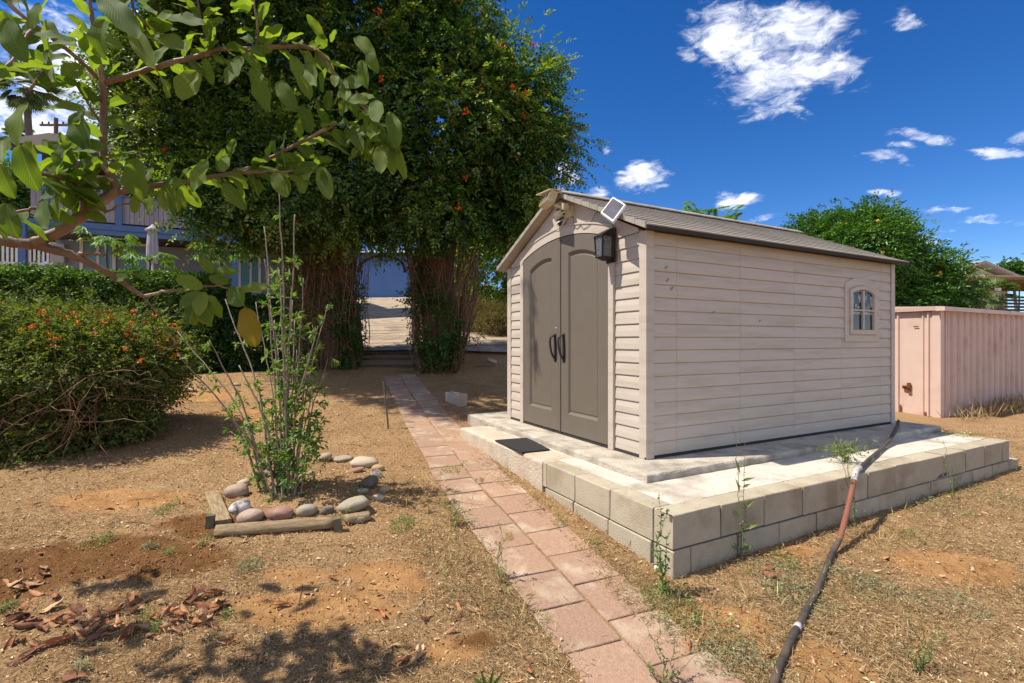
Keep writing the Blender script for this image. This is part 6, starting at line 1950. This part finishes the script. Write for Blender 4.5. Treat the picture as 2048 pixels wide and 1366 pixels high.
# tall dry grass at the foot of the pink shed
t = thing('dry_grass_clump', 'tall straw coloured grass along the foot of the pink shed', 'grass', at(1960, 830, 7.4))
b0 = ROOT[t][0]
m_straw = island_mat('straw', [(.30, .20, .09), (.47, .345, .17), (.62, .48, .27), (.39, .26, .115)], .9)
n = 620
f = rng.random(n) ** .7 * 3.2
x = PB[0] - D1[0] * .1 + D1[0] * f - D0[0] * rng.uniform(.05, .5, n) + rng.normal(size=n) * .05; y = PB[1] + D1[1] * f - D0[1] * rng.uniform(.05, .5, n)
V, T = leaflets(np.stack([x, y, G(x, y)], 1), unit(rng.normal(size=(n, 3)) * [.4, .4, .1] + [0, 0, .8]), rdir(n), rng.uniform(.08, .34, n), .006, .1); stuff_part('blades', V, T, m_straw, t)

# ------------------------------------------------------------------ fallen leaves, each one a thing
m_dry = []
for k, (c1, c2) in enumerate((((.44, .19, .08), (.28, .105, .045)), ((.52, .28, .14), (.36, .16, .07)), ((.30, .135, .07), (.17, .07, .04)), ((.58, .38, .21), (.42, .24, .12)))):
    m_dry.append(M('dry leaf %d' % k, c1, c2, 9, .7, .4, 60, .25, orand=.2))
dl_ = []
for k in range(12):
    dl_.append(guava_leaf('fallen_leaf', rnd.uniform(.44, .62), 0, rnd.uniform(-.3, .9), rnd.uniform(.4, 1.2), rnd.uniform(-.7, .7), m_dry[k % 4], 9, 3, rnd.uniform(1.1, 2.9)))
def fallen(px, py, size=None, pos=None, lab=None):
    g = pos if pos is not None else ong(px, py)
    if inpad(g[0], g[1], .01): return
    o = link('fallen_leaf', dl_[rnd.randrange(12)])
    s = size or rnd.uniform(.055, .115)
    o.scale = (s, s, s)
    o.location = (float(g[0]), float(g[1]), float(G(g[0], g[1])) + s * .10 + rnd.uniform(0, .008))
    o.rotation_euler = (rnd.uniform(-.18, .18), rnd.uniform(-.5, .5) + (math.pi if rnd.random() < .5 else 0), rnd.uniform(0, 6.28))
    if lab is None: lab = ('curled dry brown leaf lying alone on open soil left of the path', 'scattered dry leaves left of the path') if px < 1150 else ('small dry leaf lying among the weeds right of the path', 'dry leaves right of the path')
    tag(o, lab[0], 'leaf', lab[1])
for i in range(78):     # the drift of leaves across the left foreground
    f = rnd.random()
    px = 20 + 420 * f; py = 1270 - 55 * f + rnd.gauss(0, 22)
    fallen(px, py, rnd.uniform(.07, .125), None, ('curled dry orange brown leaf in the long drift at the lower left', 'drift of dry leaves at the lower left'))
for i in range(16): fallen(rnd.uniform(0, 110), rnd.uniform(1140, 1200), rnd.uniform(.06, .10))
for i in range(46): fallen(rnd.uniform(0, 1100), rnd.uniform(960, 1365), rnd.uniform(.035, .085))
for px, py, s in ((925, 1222, .08), (905, 1240, .07), (960, 1220, .075), (890, 1265, .06), (800, 1295, .09), (815, 1320, .09), (790, 1335, .085), (770, 1240, .07), (1060, 1335, .11), (1053, 1330, .08), (1000, 1175, .05), (825, 1065, .045), (1380, 1310, .085), (1985, 1030, .07), (1768, 1115, .07), (1650, 1140, .05), (1612, 1180, .09), (1520, 1150, .10), (1525, 1145, .08), (480, 1085, .05), (500, 1030, .05), (440, 1050, .06), (540, 1215, .10), (420, 1190, .10), (395, 1200, .11), (415, 1225, .11), (380, 1250, .10), (370, 1245, .1), (295, 1230, .12), (120, 1360, .10), (20, 1250, .11), (10, 1235, .11), (60, 1240, .12), (570, 1080, .05), (660, 960, .05)):
    fallen(px, py, s)
for i in range(26):
    px, py = rnd.uniform(1400, 2040), rnd.uniform(1080, 1360); fallen(px, py, rnd.uniform(.03, .06))

# ------------------------------------------------------------------ litter nobody could count: chips, straw, crumbs
def scatter(n, yp=2.0, ymin=1.3, ymax=11.0, wide=1.12):
    y = ymin + (ymax - ymin) * rng.random(n) ** yp
    x = (rng.random(n) * 2 - 1) * wide * y
    return x, y
def keep_mask(x, y, path=.9):
    pd = path_d(x, y)
    onp = (np.abs(pd) < .30)
    r = rng.random(len(x))
    k = ~inpad(x, y, .0) & ~(onp & (r < path)) & ~((x > 5.6) & (y > 7.2)) & ~inpoly(x, y, DRIVE)
    k &= ~((pd < .02) & (pd > -.27) & onp & (r < .985))
    far_ = smooth(1.9, 2.5, y) * (1 - smooth(4.6, 5.6, y))
    k |= (pd > .17 + .06 * wob(x, y, 3.1)) & (pd < .31) & (rng.random(len(x)) < .9 * far_) & ~inpad(x, y, .0)
    k |= (pd < -.25 + .03 * wob(x, y, 5.0)) & (pd > -.31) & (rng.random(len(x)) < .6) & ~inpoly(x, y, DRIVE) & (y < 9)
    return k, pd
m_chip = island_mat('wood chips', [(.19, .11, .055), (.38, .24, .125), (.56, .40, .22), (.30, .17, .085), (.70, .54, .34), (.47, .31, .16)], .9)
m_pale = island_mat('pale leaf scraps', [(.50, .36, .20), (.64, .52, .34), (.42, .26, .12), (.70, .60, .43)], .85)
x, y = scatter(110000, 1.45)
k, pd = keep_mask(x, y, .93)
bm_ = np.maximum(blobmask(x, y, BARE) * .8, blobmask(x, y, DUG) * .93)
dens = .62 + .45 * wob(x, y, 1.7) + .25 * wob(x, y, 5)
dens = np.where((x < -.6) & (y > 3.0), dens + .35, dens)
k &= (rng.random(len(x)) < np.clip(dens, .06, 1) * (1 - bm_))
x, y = x[k], y[k]; n = len(x)
sz = rng.uniform(.004, .019, n) * np.clip(.6 + .14 * y, .8, 1.6)
P = np.stack([x, y, G(x, y) + .003 + .006 * rng.random(n)], 1)
V, T = leaflets(P, unit(rdir(n) * [1, 1, .22]), rdir(n) * .5 + [0, 0, 1.], sz, sz * rng.uniform(.3, .7, n), .22)
o = stuff_part('wood_chips', V, T, m_chip, None)
tag(o, 'small brown chips and leaf scraps strewn over the soil', 'litter')
x, y = scatter(3200, 1.25, ymax=9)
k, pd = keep_mask(x, y, .8); k &= rng.random(len(x)) > .75 * blobmask(x, y, DUG)
x, y = x[k], y[k]; n = len(x); sz = rng.uniform(.012, .034, n)
V, T = leaflets(np.stack([x, y, G(x, y) + .006], 1), unit(rdir(n) * [1, 1, .25]), rdir(n) * .35 + [0, 0, 1.], sz, sz * .5, .25)
o = stuff_part('leaf_scraps', V, T, m_pale, None); tag(o, 'pale dry leaf scraps dotted over the ground', 'litter')
# straw: lying dry grass, thick beside the path and the wall
x, y = scatter(300000, 1.5, ymax=8)
k, pd = keep_mask(x, y, .985)
rx, ry = x - B[0], y - B[1]
s_, t_ = rx * D0[0] + ry * D0[1], rx * D1[0] + ry * D1[1]
strip_ = ((pd > .15) & (t_ < 0) & (s_ > -1.3))            # between path and wall
rightside = (x > .8) & (s_ < 0)
dens = .05 + .30 * (1 - smooth(2.6, 4.6, y)) + .16 * np.clip(wob(x, y, 2.1), 0, 1) + .75 * strip_ + .42 * rightside * (.55 + .45 * wob(x, y, 1.9)) + .5 * ((x > .6) & (s_ < 0) & (s_ > -.16)) + .30 * ((pd < -.28) & (pd > -.75)) * (y < 4.2) + .25 * ((y < 2.6) & (x > -1.2) & (x < .5))
dens *= .35 + 1.1 * np.clip(.5 + 1.1 * wob(x + 2, y - 1, 3.3), 0, 1)
dens *= 1 - .85 * np.maximum(blobmask(x, y, BARE), blobmask(x, y, DUG))
k &= rng.random(len(x)) < dens
x, y = x[k], y[k]; n = len(x)
L_ = rng.uniform(.014, .062, n)
V, T = leaflets(np.stack([x, y, G(x, y) + .004 + .012 * rng.random(n)], 1), unit(rdir(n) * [1, 1, .3] + [0, 0, .10]), rdir(n) * .5 + [0, 0, .8], L_, rng.uniform(.0011, .0028, n), .2)
o = stuff_part('dry_straw', V, T, m_straw, None); tag(o, 'golden dry straw lying beside the path and the block wall', 'litter')
# upright dry and greenish blades
x, y = scatter(26000, 1.4, ymax=6.5)
k, pd = keep_mask(x, y, 1.0)
rx, ry = x - B[0], y - B[1]
s_, t_ = rx * D0[0] + ry * D0[1], rx * D1[0] + ry * D1[1]
dens = .95 * ((pd < -.26) & (pd > -.70) & (y < 4.2) & (y > 2.3)) + .28 * ((pd > .05) & (t_ < 0) & (s_ > -1.2)) + .30 * ((x > .7) & (s_ < -.02) & (s_ > -.5)) + .12 * ((x > .7) & (s_ < 0)) * (wob(x, y, 2.6) > .1)
k &= rng.random(len(x)) < dens * (.4 + .8 * np.clip(wob(x, y, 4.5) + .3, 0, 1))
x, y = x[k], y[k]; n = len(x)
V, T = leaflets(np.stack([x, y, G(x, y)], 1), unit(rng.normal(size=(n, 3)) * [.6, .6, .1] + [0, 0, .7]), rdir(n), rng.uniform(.03, .115, n), rng.uniform(.002, .004, n), .15)
m_blade = island_mat('dry blades', [(.40, .30, .12), (.56, .43, .19), (.27, .26, .09), (.19, .23, .075), (.48, .34, .14)], .85)
o = stuff_part('dry_grass', V, T, m_blade, None); tag(o, 'short dry and greenish grass blades along path edges and wall', 'grass')
# crumbs of soil
x, y = scatter(42000, 1.5, ymax=7)
k, pd = keep_mask(x, y, .96)
dm = np.maximum(blobmask(x, y, DUG), .35 * blobmask(x, y, BARE)); k &= rng.random(len(x)) < .08 + .8 * dm
x, y = x[k], y[k]; n = len(x); sz = rng.uniform(.0025, .0075, n)
c = np.stack([x, y, G(x, y) + sz * .3], 1)
oct_ = np.array([[1, 0, 0], [0, 1, 0], [-1, 0, 0], [0, -1, 0], [0, 0, .9], [0, 0, -.7]])
V = (c[:, None, :] + (oct_[None] + rng.normal(size=(n, 6, 3)) * .2) * sz[:, None, None]).reshape(-1, 3)
tri = np.array([[0, 1, 4], [1, 2, 4], [2, 3, 4], [3, 0, 4], [1, 0, 5], [2, 1, 5], [3, 2, 5], [0, 3, 5]])
T = (np.arange(n)[:, None, None] * 6 + tri[None]).reshape(-1, 3)
o = stuff_part('soil_crumbs', V, T, island_mat('soil crumbs', [(.17, .075, .03), (.28, .14, .058), (.38, .20, .09)], .95), None); tag(o, 'dark crumbs of freshly dug soil', 'soil')
# twigs and dry bits lying about
pth = []
for i in range(150):
    x, y = rnd.uniform(-4, 3.5), rnd.uniform(2.0, 6.5)
    if inpad(x, y, .02) or abs(float(path_d(np.array([x]), np.array([y]))[0])) < .32: continue
    a = rnd.uniform(0, 6.28); l = rnd.uniform(.06, .28)
    q = np.array([[x + math.cos(a) * l * f, y + math.sin(a) * l * f + .02 * math.sin(f * 5), 0] for f in np.linspace(0, 1, 6)])
    q[:, 2] = G(q[:, 0], q[:, 1]) + .008
    pth.append((q, rnd.uniform(.002, .004), .001))
V, T = tangle(pth); o = stuff_part('fallen_twigs', V, T, m_twigs, None); tag(o, 'thin dry twigs lying about on the soil', 'litter')
# bits of dirt and dry leaf on the platform
n = 700
s_ = rng.random(n) * 3.1; t_ = rng.random(n) * 4.3
m1 = rng.random(n) < .5
t_ = np.where(m1, rng.uniform(.3, 4.4, n), rng.uniform(.03, .30, n)); s_ = np.where(m1, rng.uniform(.04, .52, n), rng.uniform(.1, 3.0, n))
x = B[0] + D1[0] * t_ + D0[0] * s_; y = B[1] + D1[1] * t_ + D0[1] * s_
sz = rng.uniform(.004, .014, n)
V, T = leaflets(np.stack([x, y, np.full(n, PAD_Z + .004)], 1), rdir(n) * [1, 1, .1], rdir(n) * .3 + [0, 0, 1.], sz, sz * .6, .2)
o = stuff_part('platform_debris', V, T, m_chip, None); tag(o, 'specks of dirt and leaf bits on the pale platform', 'litter')
g = ong(1310, 1140)
o = MB().add([(-.012, -.008, 0), (.010, -.01, .008), (.013, .008, .002), (-.008, .01, .012), (0, .0, .014)], [(0, 1, 4), (1, 2, 4), (2, 3, 4), (3, 0, 4)]).build('paper_scrap', m_white, None, loc=g + [0, -.02, .02]); tag(o, 'tiny scrap of white paper at the foot of the block wall corner', 'scrap')
